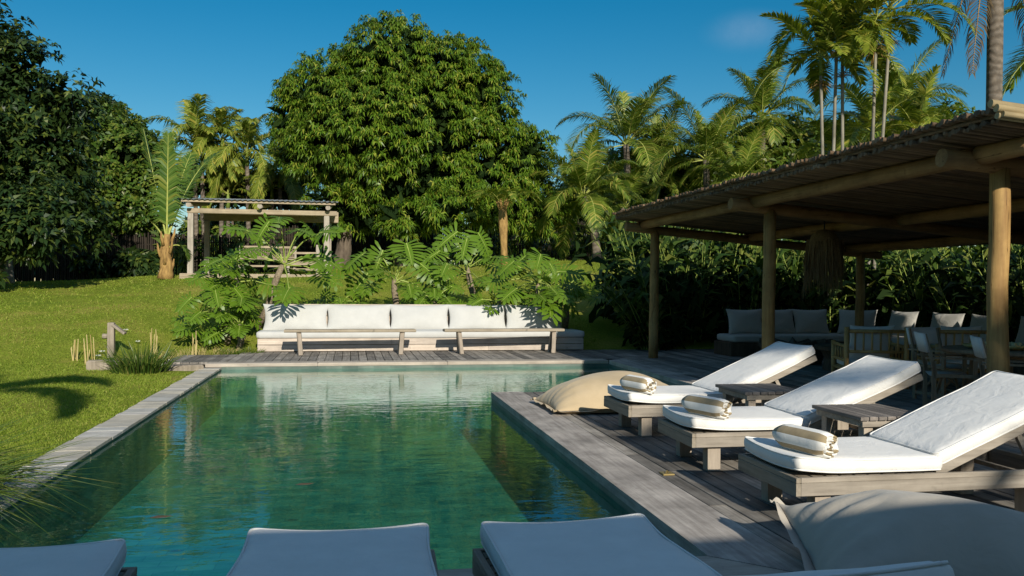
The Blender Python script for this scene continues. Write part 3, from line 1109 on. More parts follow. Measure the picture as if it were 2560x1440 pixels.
# ------------------------------------------------------------------ bean bags
def make_beanbag(label, loc, rz, w, h, t, seed, tilt=0.0, shape=None, mat='sand'):
    o = thing('beanbag', label, 'bean bag', loc, 'large sand coloured floor cushions', rz)
    V_, F = pillow('bag', w, h, t, None, seed=seed, flange=0.055, pinch=0.05, folds=0.026, n=60, p=2.4)
    X, Y, Z = V_[:, 0], V_[:, 1], V_[:, 2]
    Z = np.where(Z > 0, Z * 1.25, Z * 0.55)
    if shape is not None:
        Z = shape(X / w * 2, Y / h * 2, Z)
    Z = Z + 0.05
    Z = np.where(Z < 0.012, 0.012 + 0.1 * (Z - .012) * 0.1, Z)
    V_ = np.stack([X, Y, Z], 1)
    link('bag', raw_mesh('bag', V_, [F], M[mat], smooth=True), o)
    return o


make_beanbag('sand coloured beanbag lying in full sun at the pool corner beyond the loungers', (3.15, 10.15, 0), rad(2), 1.75, 1.05, 0.58, 3,
             shape=lambda u, v, z: z * (1.0 + .12 * v))
make_beanbag('shaded sand coloured beanbag at the bottom right in front of the nearest lounger', (3.06, 3.88, 0), rad(-14), 1.66, .98, 0.57, 8, mat='sand_b',
             shape=lambda u, v, z: z * (1.0 - .46 * np.clip(u, -.5, 1)) + .20 * np.clip((-u - .55) / .45, 0, 1) ** 1.5 * np.clip((v + .4) / 1.4, 0, 1))


# ------------------------------------------------------------------ long seat across the pool
SX0, SX1, SY = -1.98, 5.33, 19.62
sofa = thing('garden_sofa', 'long built in timber seat with white cushions facing the far end of the pool', 'sofa', (1.7, SY, 0))
mb = MB()
seams = [SX0, 0.6, 3.2, SX1]
for z0, z1 in ((0.015, 0.150), (0.160, 0.292)):
    cuts = [SX0, random.uniform(.3, 1.8), random.uniform(2.6, 3.8), SX1]
    for i in range(3):
        mb.bb(cuts[i] + .0015, cuts[i + 1] - .0015, SY, SY + .035, z0, z1, .003)
mb.bb(SX0, SX0 + .03, SY + .036, SY + .95, 0.0, .29)
mb.bb(SX1 - .03, SX1, SY + .036, SY + .95, 0.0, .29)
mb.bb(SX0 + .03, SX1 - .03, SY + .036, SY + .95, 0.26, .288)
mb.build('base', M['sofabase'], sofa)
mb = MB()
for z0, z1 in ((0.29, 0.52), (0.53, 0.76), (0.77, 0.99)):
    mb.bb(SX0 + .12, SX1 - .3, SY + .88, SY + .92, z0, z1, .004)
mb.bb(SX0 + .10, SX1 - .28, SY + .86, SY + 1.04, 0.992, 1.03, .006)
mb.build('back_panel', M['sofabase'], sofa)
so = np.array(sofa.location)
soft_box('seat_cushion', (SX1 - SX0 + .06, .92, .165), .06, M['white'], sofa, np.array([(SX0 + SX1) / 2, SY + .42, .372]) - so, None, .015, n=(60, 12, 4), seed=4)
edges = [(-1.9, -0.52), (-0.51, 0.90), (0.92, 2.24), (2.27, 3.59), (3.62, 4.92)]
for i, (xa, xb) in enumerate(edges):
    w_ = xb - xa
    V_, F = pillow('back_cushion', w_ + .09, .66, .30, None, seed=50 + i, pinch=0.085, folds=0.006, n=34, p=2.8)
    V_ = place(V_, Rm(('X', rad(90 - 17)), ('Z', rad(random.uniform(-1.5, 1.5)))), np.array([(xa + xb) / 2, SY + .66, .72]) - so)
    link('back_cushion', raw_mesh('back_cushion', V_, [F], M['white'], smooth=True), sofa)


# ------------------------------------------------------------------ slim benches
def make_bench(label, x0, x1, y, rot, lx):
    t = thing('bench', label, 'bench', ((x0 + x1) / 2, y, 0), 'slim plank benches in front of the long seat', rot)
    hl = (x1 - x0) / 2
    mb = MB()
    mb.box((0, 0, .505), (hl * 2, .30, .062), None, .012)
    mb.build('seat', M['bench'], t, local=True)
    cx = (x0 + x1) / 2
    for x in lx:
        for s in (-1, 1):
            mb = MB()
            mb.bar((x - cx - .04 * (1 if x > cx else -1) * -1, s * .075, .475), (x - cx, s * .17, 0.0), .085, .05, .004)
            mb.build('leg', M['loung_z'], t, local=True)


make_bench('slim grey plank bench on splayed legs, left one in front of the white garden sofa', -1.36, 1.385, 18.82, rad(1.5), (-1.02, 1.06))
make_bench('slim grey plank bench on splayed legs, right one in front of the white garden sofa', 1.99, 4.68, 18.92, rad(3), (2.36, 4.42))

# ------------------------------------------------------------------ brass hatch in the deck
t = thing('deck_latch', 'small brass plate set in the deck boards beside the pool edge', 'latch', (2.43, 6.45, 0.004))
mb = MB(); mb.bb(2.385, 2.475, 6.40, 6.50, 0.003, 0.016, .003); mb.build('plate', M['brass'], t)
mb = MB(); mb.tube([(2.41, 6.42, .016), (2.43, 6.45, .03), (2.45, 6.48, .016)], .006, 6); mb.build('ring', M['brass'], t)


# ------------------------------------------------------------------ bamboo pavilion
def log(mb, p, q, r0, r1, n=12, seg=5, wob=0.02):
    p, q = np.array(p, float), np.array(q, float)
    path = []; rr = []
    for k in range(seg + 1):
        f_ = k / seg
        j = np.array([random.uniform(-1, 1), random.uniform(-1, 1), random.uniform(-1, 1)]) * wob * .35 * (0 < k < seg)
        path.append(p + (q - p) * f_ + j)
        rr.append((r0 + (r1 - r0) * f_) * random.uniform(.97, 1.03))
    mb.tube(path, rr, n)


pav = thing('pavilion', 'open timber pavilion with a sloping bamboo cane roof on round log posts', 'pavilion', (6.2, 12, 0))
RS = 0.09       # fall of the roof away from the pool


def rz_(x):
    return 3.0 - RS * (x - 5.4)


post_y = [17.3, 12.24, 7.5]
for i, y_ in enumerate(post_y):
    for x_ in (6.2, 10.9):
        mb = MB()
        log(mb, (x_, y_, 0), (x_ + .02, y_, rz_(x_) - .29), .10, .092, seg=7, wob=.03)
        mb.build('post', M['log'], pav, smooth=True)
    mb = MB()
    log(mb, (5.58, y_, rz_(5.58) - .26), (11.4, y_, rz_(11.4) - .26), .094, .086, seg=8, wob=.03)
    mb.build('beam', M['log_x'], pav, smooth=True)
for x_ in (5.95, 8.35, 10.6):
    for ya, yb in ((6.75, 7.44), (7.56, 12.18), (12.3, 17.24), (17.36, 17.6)):
        mb = MB()
        log(mb, (x_, ya, rz_(x_) - .20), (x_, yb, rz_(x_) - .20), .085, .092, seg=5, wob=.03)
        mb.build('purlin', M['log_y'], pav, smooth=True)
# two layers of canes with laths between
for layer, (zc, r) in enumerate(((-.085, .024), (0.005, .026))):
    mb = MB()
    y_ = 6.62
    while y_ < 17.55:
        rr = r * random.uniform(.75, 1.2)
        y_ += rr
        xa = 5.4 + random.uniform(-.03, .03) + (0.05 if layer == 0 else 0)
        dy = random.uniform(-.02, .02)
        xb = 11.8
        sag = random.uniform(-.012, .012)
        mb.tube([(xa, y_, rz_(xa) + zc + sag), (8.4, y_ + dy, rz_(8.4) + zc + sag * .4), (xb, y_ - dy, rz_(xb) + zc)], [rr, rr * .95, rr * .85], 7)
        y_ += rr * (1.02 if layer == 0 else 1.12)
    mb.build('cane_layer', M['bamboo'], pav, smooth=True)
mb = MB()
for x_ in (5.47, 5.50):
    mb.tube([(x_, 6.55, rz_(x_) - .038), (x_, 12, rz_(x_) - .042), (x_, 17.6, rz_(x_) - .038)], .02, 6)
for x_ in (7.4, 9.2, 11.0):
    mb.tube([(x_, 6.62, rz_(x_) - .045), (x_, 17.5, rz_(x_) - .045)], .02, 6)
mb.bb(5.52, 11.7, 6.66, 17.5, 0, 0) if False else None
mb.build('lath', M['bamboo'], pav)
# weather sheet between the two layers
mb = MB()
mb.add([(5.56, 6.66, rz_(5.56) - .052), (11.7, 6.66, rz_(11.7) - .052), (11.7, 17.5, rz_(11.7) - .052), (5.56, 17.5, rz_(5.56) - .052)], [(0, 1, 2, 3)])
mb.build('lining', M['darkwood'], pav)
# pale canes capping the near gable edge
mb = MB()
for k, (dy, dz, r) in enumerate(((0, .045, .036), (-.045, .0, .036), (-.03, -.06, .03), (-.07, -.05, .028))):
    xa = 5.36 + .02 * k
    mb.tube([(xa, 6.58 + dy, rz_(xa) + dz), (8.5, 6.58 + dy, rz_(8.5) + dz), (11.8, 6.58 + dy, rz_(11.8) + dz)], [r, r, r * .9], 9)
mb.build('edge_cane', M['bamboo_pale'], pav, smooth=True)

# straw pendant lamp
pl = thing('pendant_lamp', 'shaggy straw pendant lamp hanging under the pavilion roof', 'lamp', (8.14, 14.0, 2.5))
mb = MB()
mb.tube([(8.14, 14, 2.5), (8.14, 14, 2.72)], .012, 6)
mb.build('cord', M['strap'], pl)
mb = MB()
mb.lathe([(.02, 2.50), (.12, 2.48), (.21, 2.40), (.265, 2.28), (.285, 2.12), (.28, 1.98), (.25, 1.9)], (8.14, 14, 0), 26)
shade_ = mb.build('shade', M['straw'], pl, smooth=True)
n = 900
a_ = rng.uniform(0, 2 * math.pi, n); r_ = .29 * rng.uniform(.8, 1.03, n)
z_ = rng.uniform(1.95, 2.34, n)
P = np.stack([8.14 + r_ * np.cos(a_), 14 + r_ * np.sin(a_), z_], 1)
D = np.stack([np.cos(a_) * .08, np.sin(a_) * .08, -np.ones(n)], 1) + rng.normal(size=(n, 3)) * .06
leaf_obj('fringe', leaf_batch(P, D, rand_dirs(n), rng.uniform(.3, .85, n) * (.9 + .1 * np.sin(a_ * 3)), .013, droop=.3, w0=.9), M['straw'], shade_)

# ------------------------------------------------------------------ seating under the roof
ps = thing('corner_sofa', 'low built in corner sofa with cream seat pads under the pavilion', 'sofa', (9.5, 17.4, 0))
mb = MB()
mb.bb(8.0, 11.9, 17.45, 18.35, 0, .30, .004)
mb.bb(10.95, 11.9, 9.2, 17.448, 0, .30, .004)
mb.build('base', M['darkwood'], ps)
o_ = np.array(ps.location)
soft_box('seat_pad', (3.6, .9, .15), .05, M['linen'], ps, np.array([9.85, 17.9, .376]) - o_, None, .01, n=(40, 12, 4))
soft_box('seat_pad', (.9, 8.2, .15), .05, M['linen'], ps, np.array([11.4, 13.3, .376]) - o_, None, .01, n=(12, 60, 4))
GP = 'cream cushions leaning along the corner sofa'


def cushion_thing(label, loc, w, h, t, rx, rz, seed, group=GP):
    o = thing('cushion', label, 'cushion', loc, group)
    V_, F = pillow('cover', w, h, t, None, seed=seed, pinch=.10, folds=.004, n=22)
    V_ = place(V_, Rm(('X', rx), ('Z', rz)), (0, 0, 0))
    link('cover', raw_mesh('cover', V_, [F], M['linen'], smooth=True), o)
    return o


cl = ['cream cushion at the left end of the corner sofa, left of the middle log post',
      'cream cushion of the corner sofa just right of the middle log post',
      'cream cushion of the corner sofa beyond the pendant lamp',
      'rounded cream cushion in the corner of the pavilion sofa',
      'slumped cream cushion behind the first bamboo armchair',
      'cream cushion on the sofa wing between the two bamboo armchairs',
      'cream cushion on the sofa wing behind the folding chair',
      'cream cushion on the sofa wing hidden partly by the near log post',
      'cream cushion on the sofa wing right of the near log post']
cps = [(8.55, 17.95, 0), (9.35, 18.0, 0), (10.15, 18.0, 0), (11.1, 17.7, -40), (11.45, 16.6, -85), (11.5, 15.3, -88), (11.5, 14.2, -90), (11.5, 13.0, -90), (11.5, 11.8, -90)]
for i, ((x_, y_, a), l_) in enumerate(zip(cps, cl)):
    cushion_thing(l_, (x_, y_, .73), .84, .58, .24, rad(90 - 16), rad(a + random.uniform(-4, 4)), 70 + i)


def make_armchair(label, loc, rz):
    """bamboo easy chair; front is local +Y"""
    t = thing('bamboo_armchair', label, 'armchair', loc, 'bamboo armchairs with cream cushions under the pavilion', rz)
    w, d = .42, .40
    mk = lambda: MB()
    for sx in (-1, 1):
        mb = mk(); mb.tube([(sx * w, -d, 0), (sx * w, -d - .03, .90)], .036, 10); mb.build('leg', M['cane'], t, smooth=True, local=True)
        mb = mk(); mb.tube([(sx * w, d, 0), (sx * w, d, .66)], .034, 10); mb.build('leg', M['cane'], t, smooth=True, local=True)
        mb = mk()
        mb.tube([(sx * w, -d, .61), (sx * w, d + .02, .62)], .026, 8)
        mb.tube([(sx * w, -d, .40), (sx * w, d, .40)], .022, 8)
        for k in range(4):
            y_ = -d + .17 + k * .16
            mb.tube([(sx * w, y_, .40), (sx * w, y_, .61)], .014, 7)
        mb.build('arm', M['cane'], t, smooth=True, local=True)
    mb = mk()
    mb.tube([(-w, -d - .025, .84), (w, -d - .025, .84)], .027, 8)
    mb.tube([(-w, -d - .01, .54), (w, -d - .01, .54)], .022, 8)
    for k in range(6):
        x_ = -w + (k + 1) * 2 * w / 7
        mb.tube([(x_, -d - .012, .54), (x_, -d - .024, .84)], .015, 7)
    mb.build('backrest', M['cane'], t, smooth=True, local=True)
    mb = mk()
    for z_, yy in ((.26, -d), (.26, d)):
        mb.tube([(-w, yy, z_), (w, yy, z_)], .024, 8)
    for sx in (-1, 1):
        mb.tube([(sx * w, -d, .26), (sx * w, d, .26)], .024, 8)
    mb.bb(-w + .02, w - .02, -d, d, .27, .285)
    mb.build('seat_frame', M['cane'], t, smooth=True, local=True)
    soft_box('seat_cushion', (2 * w - .07, 2 * d - .02, .11), .045, M['white_b'], t, (0, .01, .345), None, .015, n=(14, 14, 4))
    V_, F = pillow('back_cushion', .66, .56, .2, None, seed=int(loc[0] * 10), n=20)
    V_ = place(V_, Rm(('X', rad(108)), ('Z', rad(6))), (-.04, -d + .17, .66))
    link('back_cushion', raw_mesh('back_cushion', V_, [F], M['white_b'], smooth=True), t)
    return t


make_armchair('bamboo armchair with cream cushions seen from behind, between two loungers', (7.72, 12.0, 0), rad(-18))
make_armchair('bamboo armchair with cream cushions behind the folding canvas chair', (9.0, 11.8, 0), rad(-12))


def make_director(label, loc, rz):
    """folding canvas chair; front is local +Y"""
    t = thing('folding_chair', label, 'folding chair', loc, 'folding canvas chairs round the dining table', rz)
    w, d = .27, .22
    for sx in (-1, 1):
        mb = MB()
        mb.bar((sx * w, d, 0), (sx * w, d, .64), .03, .045)
        mb.build('leg', M['teak'], t, local=True)
        mb = MB()
        mb.bar((sx * w, -d, 0), (sx * w, -d, .62), .03, .045)
        mb.build('leg', M['teak'], t, local=True)
        mb = MB()
        mb.bar((sx * w, -d - .09, .655), (sx * w, d + .08, .655), .055, .022)
        mb.build('armrest', M['teak'], t, local=True)
        mb = MB()
        mb.bar((sx * w, -d + .03, .42), (sx * w, -d - .10, .93), .03, .042)
        mb.build('back_post', M['teak'], t, local=True)
        for z_ in (.09, .45):
            mb = MB()
            mb.bar((sx * w, -d, z_), (sx * w, d, z_), .028, .04)
            mb.build('rail', M['teak'], t, local=True)
    mb = MB()
    mb.bar((-w, d * .6, .06), (w, d * .6, .44), .03, .018)
    mb.bar((w, d * .6 - .03, .06), (-w, d * .6 - .03, .44), .03, .018)
    mb.bar((-w, -d * .6, .06), (w, -d * .6, .44), .03, .018)
    mb.bar((w, -d * .6 - .03, .06), (-w, -d * .6 - .03, .44), .03, .018)
    mb.build('cross_brace', M['teak'], t, local=True)
    V_ = []; q = []
    n = 8
    for k in range(n + 1):
        f_ = k / n * 2 - 1
        V_ += [(f_ * (w + .01), -d - .0, .455 - .03 * (1 - f_ * f_)), (f_ * (w + .01), d, .455 - .03 * (1 - f_ * f_))]
    for k in range(n):
        q.append([2 * k, 2 * k + 1, 2 * k + 3, 2 * k + 2])
    ob = link('seat', raw_mesh('seat', V_, [np.array(q)], M['linen'], smooth=True), t)
    so_ = ob.modifiers.new('thick', 'SOLIDIFY'); so_.thickness = .006
    V_ = []
    for k in range(n + 1):
        f_ = k / n * 2 - 1
        b_ = .03 * (1 - f_ * f_)
        V_ += [(f_ * (w + .02), -d - .062 - b_, .72), (f_ * (w + .02), -d - .115 - b_, .94)]
    ob = link('back_canvas', raw_mesh('back_canvas', V_, [np.array(q)], M['white_b'], smooth=True), t)
    so_ = ob.modifiers.new('thick', 'SOLIDIFY'); so_.thickness = .03; so_.offset = 0
    return t


make_director('folding canvas chair on the left side of the dining table, arm towards the pool', (7.05, 9.3, 0), rad(-116))
make_director('folding canvas chair on the far side of the dining table', (7.75, 10.35, 0), rad(-165))
make_director('folding canvas chair mostly hidden by the near log post', (7.12, 8.42, 0), rad(-120))
make_director('folding canvas chair right of the near log post with its canvas back towards the pool', (7.35, 7.9, 0), rad(-40))

dt = thing('dining_table', 'round timber dining table under the pavilion beside the near log post', 'table', (7.75, 9.2, 0))
mb = MB(); mb.lathe([(0.001, .70), (.70, .70), (.72, .715), (.72, .745), (.70, .755), (0.001, .757)], (7.75, 9.2, 0), 40)
mb.build('tabletop', M['teak'], dt)
for k in range(4):
    a = rad(45 + 90 * k)
    mb = MB(); mb.bar((7.75 + .42 * math.cos(a), 9.2 + .42 * math.sin(a), 0), (7.75 + .36 * math.cos(a), 9.2 + .36 * math.sin(a), .70), .06, .06)
    mb.build('leg', M['teak'], dt)
mb = MB(); mb.lathe([(.42, .62), (.44, .66), (.44, .699)], (7.75, 9.2, 0), 30); mb.build('apron', M['teak'], dt)
for i, (x_, y_, l_) in enumerate(((7.33, 9.15, 'yellow clay dish of fruit at the pool side of the dining table'), (7.6, 8.95, 'yellow clay dish of fruit by the log post on the dining table'), (8.1, 9.0, 'yellow clay dish of fruit at the far right of the dining table'))):
    d_ = thing('fruit_dish', l_, 'dish', (x_, y_, .758), 'dishes of fruit on the dining table')
    mb = MB(); mb.lathe([(.001, .762), (.10, .762), (.15, .785), (.185, .815), (.19, .815), (.155, .782), (.10, .77), (.001, .769)], (x_, y_, 0), 24)
    mb.build('dish', M['ceramic'], d_, smooth=True)
    for k in range(9):
        a = k * 2.4; r = .10 * (k / 9) ** .5
        mb = MB()
        mb.lathe([(.001, -.03), (.022, -.022), (.031, 0), (.022, .022), (.001, .03)], (x_ + r * math.cos(a), y_ + r * math.sin(a), .81 + .012 * (k % 2)), 9)
        mb.build('fruit', M['bread'], d_, smooth=True)

# root coffee tables
rt = thing('root_table', 'low coffee table cut from a jagged tree root beside the middle log post', 'coffee table', (8.5, 15.6, 0))
V_ = []; F = []
n = 34
for k in range(n):
    a = 2 * math.pi * k / n
    rr = .55 + .13 * math.sin(3 * a + 1) + .06 * math.sin(7 * a)
    sp = .12 * max(0, math.sin(11 * a)) + .05 * random.random()
    for z_, m_ in ((0, .75), (.2, .85), (.36 + sp, 1.06)):
        V_.append((8.45 + rr * m_ * 1.15 * math.cos(a), 15.6 + rr * m_ * math.sin(a) * .75, z_))
V_.append((8.45, 15.6, .40))
for k in range(n):
    b = (k + 1) % n
    F += [(3 * k, 3 * b, 3 * b + 1, 3 * k + 1), (3 * k + 1, 3 * b + 1, 3 * b + 2, 3 * k + 2)]
mb = MB(); mb.add(V_, F + [(3 * k + 2, 3 * ((k + 1) % n) + 2, 3 * n) for k in range(n)])
mb.build('root', M['bark'], rt)
pt = thing('round_table', 'big dark round table in the middle of the pavilion', 'coffee table', (9.05, 14.3, 0))
mb = MB(); mb.lathe([(.001, .44), (.78, .44), (.80, .42), (.80, .37), (.70, .35), (.62, .2), (.66, 0.0)], (9.05, 14.3, 0), 36); mb.build('drum', M['darkwood'], pt)

# ------------------------------------------------------------------ garden gazebo
GY = 31.0
gzz = 1.86
gb_ = thing('gazebo', 'small open gazebo of grey posts with a sheet roof up the lawn', 'gazebo', (-3.05, GY, gzz))
gx = [-5.33, -0.83]
gd = 3.4
for x_ in gx:
    for y_ in (GY, GY + gd):
        mb = MB(); mb.bb(x_ - .09, x_ + .09, y_ - .09, y_ + .09, gzz - .3, gzz + 2.02, .02); mb.build('post', M['gazebo'], gb_)
mb = MB(); mb.bb(gx[0] - .12, gx[1] + .35, GY - .07, GY + .07, gzz + 2.023, gzz + 2.19, .02); mb.build('beam', M['gazebo_x'], gb_)
mb = MB(); mb.bb(gx[0] - .12, gx[1] + .35, GY + gd - .07, GY + gd + .07, gzz + 2.023, gzz + 2.44, .02); mb.build('beam', M['gazebo_x'], gb_)
sl = .35 / gd
for x_ in (gx[0] - .02, -3.05, gx[1] + .05):
    mb = MB()
    mb.tube([(x_, GY - .35, gzz + 2.28), (x_, GY + gd + .3, gzz + 2.28 + (gd + .65) * sl)], .085, 12)
    mb.build('rafter', M['gazebo'], gb_, smooth=True)
mb = MB()
for k in range(6):
    y_ = GY - .42 + k * .78
    mb.bb(gx[0] - .24, gx[1] + .3, y_, y_ + .07, gzz + 2.37 + k * .78 * sl, gzz + 2.43 + k * .78 * sl)
batten_mb = mb
nxx = 90
xs_ = np.linspace(gx[0] - .3, gx[1] + .36, nxx)
wv = .02 * np.sin(np.arange(nxx) * math.pi / 1.5)
V_ = np.concatenate([np.stack([xs_, np.full(nxx, GY - .5), gzz + 2.455 + wv], 1), np.stack([xs_, np.full(nxx, GY + gd + .45), gzz + 2.455 + wv + (gd + .95) * sl * 1.0], 1)])
k = np.arange(nxx - 1)
link('roof', raw_mesh('roof', V_ - np.array(gb_.location), [np.stack([k, k + 1, k + 1 + nxx, k + nxx], 1)], M['sheet']), gb_)
batten_mb.build('batten', M['gazebo_x'], bpy.data.objects['roof'])
mb = MB(); mb.bb(gx[0] - .3, gx[1] + .3, GY - .3, GY + gd + .2, gzz - .45, gzz - .02, .02); mb.build('plinth', M['gazebo_x'], gb_)

# seat and rail inside the gazebo
bs = thing('garden_bench', 'pale wooden bench with woven cane back inside the gazebo', 'bench', (-3.0, GY + .9, gzz + .08))
bz = gzz + .08
x0, x1, yb = -3.85, -1.95, GY + .9
for x_ in (x0, x1):
    for y_ in (yb - .28, yb + .28):
        mb = MB(); mb.bb(x_ - .035, x_ + .035, y_ - .035, y_ + .035, bz, bz + (.42 if y_ < yb else .92)); mb.build('leg', M['gazebo'], bs)
mb = MB()
for k in range(5):
    y_ = yb - .3 + k * .12
    mb.bb(x0 - .04, x1 + .04, y_, y_ + .1, bz + .42, bz + .46)
mb.bb(x0, x1, yb - .3, yb - .27, bz + .16, bz + .22)
mb.build('seat', M['gazebo_x'], bs)
mb = MB()
mb.bb(x0, x1, yb + .25, yb + .31, bz + .84, bz + .92)
mb.bb(x0, x1, yb + .25, yb + .31, bz + .5, bz + .55)
for k in range(30):
    x_ = x0 + (x1 - x0) * (k + .5) / 30
    mb.bb(x_ - .006, x_ + .006, yb + .27, yb + .285, bz + .55, bz + .84)
for k in range(5):
    z_ = bz + .58 + k * .05
    mb.bb(x0, x1, yb + .286, yb + .297, z_, z_ + .012)
mb.build('backrest', M['gazebo_x'], bs)
rl = thing('daybed', 'low pale wooden daybed frame at the right post of the gazebo', 'daybed', (-1.4, GY + .5, gzz + .08))
mb = MB()
for x_ in (-2.15, -1.15):
    mb = MB(); mb.bb(x_ - .05, x_ + .05, GY + .35, GY + .45, bz - .1, bz + (.95 if x_ > -1.5 else .3)); mb.build('leg', M['gazebo'], rl)
    mb = MB(); mb.bb(x_ - .05, x_ + .05, GY + 1.5, GY + 1.6, bz - .1, bz + (.95 if x_ > -1.5 else .3)); mb.build('leg', M['gazebo'], rl)
mb = MB()
for z_ in (.05, .24, .62):
    mb.bb(-2.1, -1.2, GY + .37, GY + .43, bz + z_, bz + z_ + .07)
mb.build('rail', M['gazebo_x'], rl)
mb = MB(); mb.bb(-2.12, -1.18, GY + .44, GY + 1.5, bz + .32, bz + .36); mb.build('platform', M['gazebo_x'], rl)

# ------------------------------------------------------------------ small garden things
p = at(278, 868, 17.2)
lp = thing('lamp_post', 'short old wooden post with a slanting hood board on the lawn', 'garden post', tuple(p))
px, py = p[0], p[1]; pz = gz(px, py) - .05
mb = MB(); mb.bb(px - .06, px + .06, py - .06, py + .06, pz, pz + .74, .012); mb.build('post', M['oldpost'], lp)
mb = MB(); mb.bar((px + .03, py - .02, pz + .70), (px + .27, py - .05, pz + .52), .13, .05, .01); mb.build('hood', M['oldpost'], lp)
mb = MB(); mb.tube([(px - .06, py, pz + .47), (px - .16, py, pz + .47)], .05, 8); mb.build('bracket', M['oldpost'], lp)

p = at(252, 922, 15.6)
te = thing('timber_edging', 'old squared timber lying at the grass edge beside the strap leaved tuft', 'timber', tuple(p))
mb = MB(); mb.box((p[0] + .10, p[1] + .12, -.02), (.72, .24, .22), Matrix.Rotation(rad(12), 3, 'Z'), .03); mb.build('beam', M['oldpost'], te)
te = thing('timber_edging', 'old squared timber closing the left end of the far deck', 'timber', (-3.1, 16.6, -.1))
mb = MB(); mb.box((-3.05, 16.55, -.065), (.85, .3, .15), Matrix.Rotation(rad(14), 3, 'Z'), .02); mb.build('beam', M['oldpost'], te)


def stalks(label, u, v, c, n, h):
    p = at(u, v, c)
    z0 = gz(p[0], p[1])
    t = thing('cut_stalks', label, 'plant', (p[0], p[1], z0), 'clumps of dry cut stalks by the flower bed')
    mb = MB()
    for k in range(n):
        x_, y_ = p[0] + random.uniform(-.09, .09), p[1] + random.uniform(-.09, .09)
        hh = h * random.uniform(.5, 1.1)
        mb.tube([(x_, y_, z0 - .02), (x_ + random.uniform(-.05, .05), y_ + random.uniform(-.03, .03), z0 + hh)], [.011, .008], 6)
    mb.build('stem', M['dry'], t)


stalks('clump of thin dry cut stalks on the lawn, leftmost of all', 192, 892, 16.6, 7, .42)
stalks('clump of dry cut stalks left of the wooden post', 222, 898, 16.4, 8, .52)
stalks('pair of dry stalks behind the strap leaved tuft', 385, 862, 18.2, 6, .5)
stalks('tall pale stalks in front of the leftmost lobed plant', 482, 868, 18.2, 5, .58)
for u, v, c in ((315, 815, 19), (345, 836, 18.4), (255, 860, 17.2), (246, 872, 16.9), (232, 900, 16.0), (423, 873, 17.0)):
    p = at(u, v, c)
    z0 = gz(p[0], p[1]) + .05
    fl = thing('flower', 'small white flower among the grass by the wooden post', 'flower', (p[0], p[1], z0), 'white flowers scattered by the wooden post')
    mb = MB()
    for k in range(5):
        a = k * 1.257 + u
        c_, s_ = math.cos(a), math.sin(a)
        mb.add([(p[0], p[1], z0), (p[0] + .03 * c_ - .02 * s_, p[1] + .03 * s_ + .02 * c_, z0 + .03), (p[0] + .062 * c_, p[1] + .062 * s_, z0 + .02), (p[0] + .03 * c_ + .02 * s_, p[1] + .03 * s_ - .02 * c_, z0 + .03)], [(0, 1, 2, 3)])
    mb.build('petals', M['petal'], fl)


# ------------------------------------------------------------------ bamboo fence round the garden
def fence(label, pts, h):
    t = thing('bamboo_fence', label, 'fence', (pts[0][0], pts[0][1], gz(*pts[0])))
    mb = MB(); rails = MB(); posts = []
    for (xa, ya), (xb, yb) in zip(pts[:-1], pts[1:]):
        L = math.hypot(xb - xa, yb - ya)
        n = int(L / .075)
        for k in range(n):
            f_ = (k + random.uniform(-.2, .2)) / n
            x_, y_ = xa + (xb - xa) * f_, ya + (yb - ya) * f_
            z0 = gz(x_, y_)
            mb.tube([(x_, y_, z0 - .1), (x_, y_, z0 + h * random.uniform(.93, 1.05))], .033, 5)
        za, zb = gz(xa, ya), gz(xb, yb)
        for q in (.35, .8):
            rails.tube([(xa, ya + .07, za + h * q), (xb, yb + .07, zb + h * q)], .03, 5)
        for k in range(int(L / 2.5)):
            f_ = k / (L / 2.5)
            x_, y_ = xa + (xb - xa) * f_, ya + (yb - ya) * f_
            pm = MB(); pm.tube([(x_, y_ + .13, gz(x_, y_) - .2), (x_, y_ + .13, gz(x_, y_) + h * 1.02)], .05, 7)
            posts.append(pm)
    o1 = mb.build('cane_panel', M['fence'], t); rails.build('rail', M['fence'], t)
    for pm in posts:
        pm.build('post', M['fence'], t)


fence('dark bamboo cane fence under the trees on the left', [(-19, 36.5), (-11, 36.8), (-4.5, 38.0)], 1.7)
fence('bamboo cane fence behind the planting at the back of the lawn', [(-4.4, 38.5), (4, 39.5), (12, 39.5), (18, 38)], 1.9)

# house behind the viewer: its eave shades the near deck
hv = thing('veranda', 'house veranda behind the viewpoint whose eave shades the near deck', 'veranda', (0, -2, 0))
mb = MB(); mb.box((-1.2, -5.0, 3.06), (17.0, 7.0, .12), Matrix.Rotation(rad(-6), 3, 'X')); mb.build('roof', M['render_w'], hv)
mb = MB(); mb.bb(-9.5, 7.2, -6.3, -6.1, -.1, 3.05); mb.build('wall', M['render_w'], hv)
for x_ in (-8, -4, 3.9, 6.9):
    mb = MB(); mb.tube([(x_, -2.0, -.1), (x_, -2.0, 2.68)], .1, 10); mb.build('post', M['log'], hv)

for x_, y_, l_ in ((-0.35, 7.05, 'dark fallen leaf floating near the middle of the pool'), (-1.25, 6.2, 'dark fallen leaf floating near the reeds')):
    lf = thing('floating_leaf', l_, 'leaf', (x_, y_, WZ))
    mb = MB()
    mb.add([(x_ - .07, y_, WZ + .004), (x_ - .02, y_ + .025, WZ + .01), (x_ + .05, y_ + .015, WZ + .006), (x_ + .08, y_, WZ + .012), (x_ + .04, y_ - .02, WZ + .005), (x_ - .03, y_ - .022, WZ + .004)], [(0, 1, 2, 3, 4, 5)])
    mb.build('blade', M['darkwood'], lf)


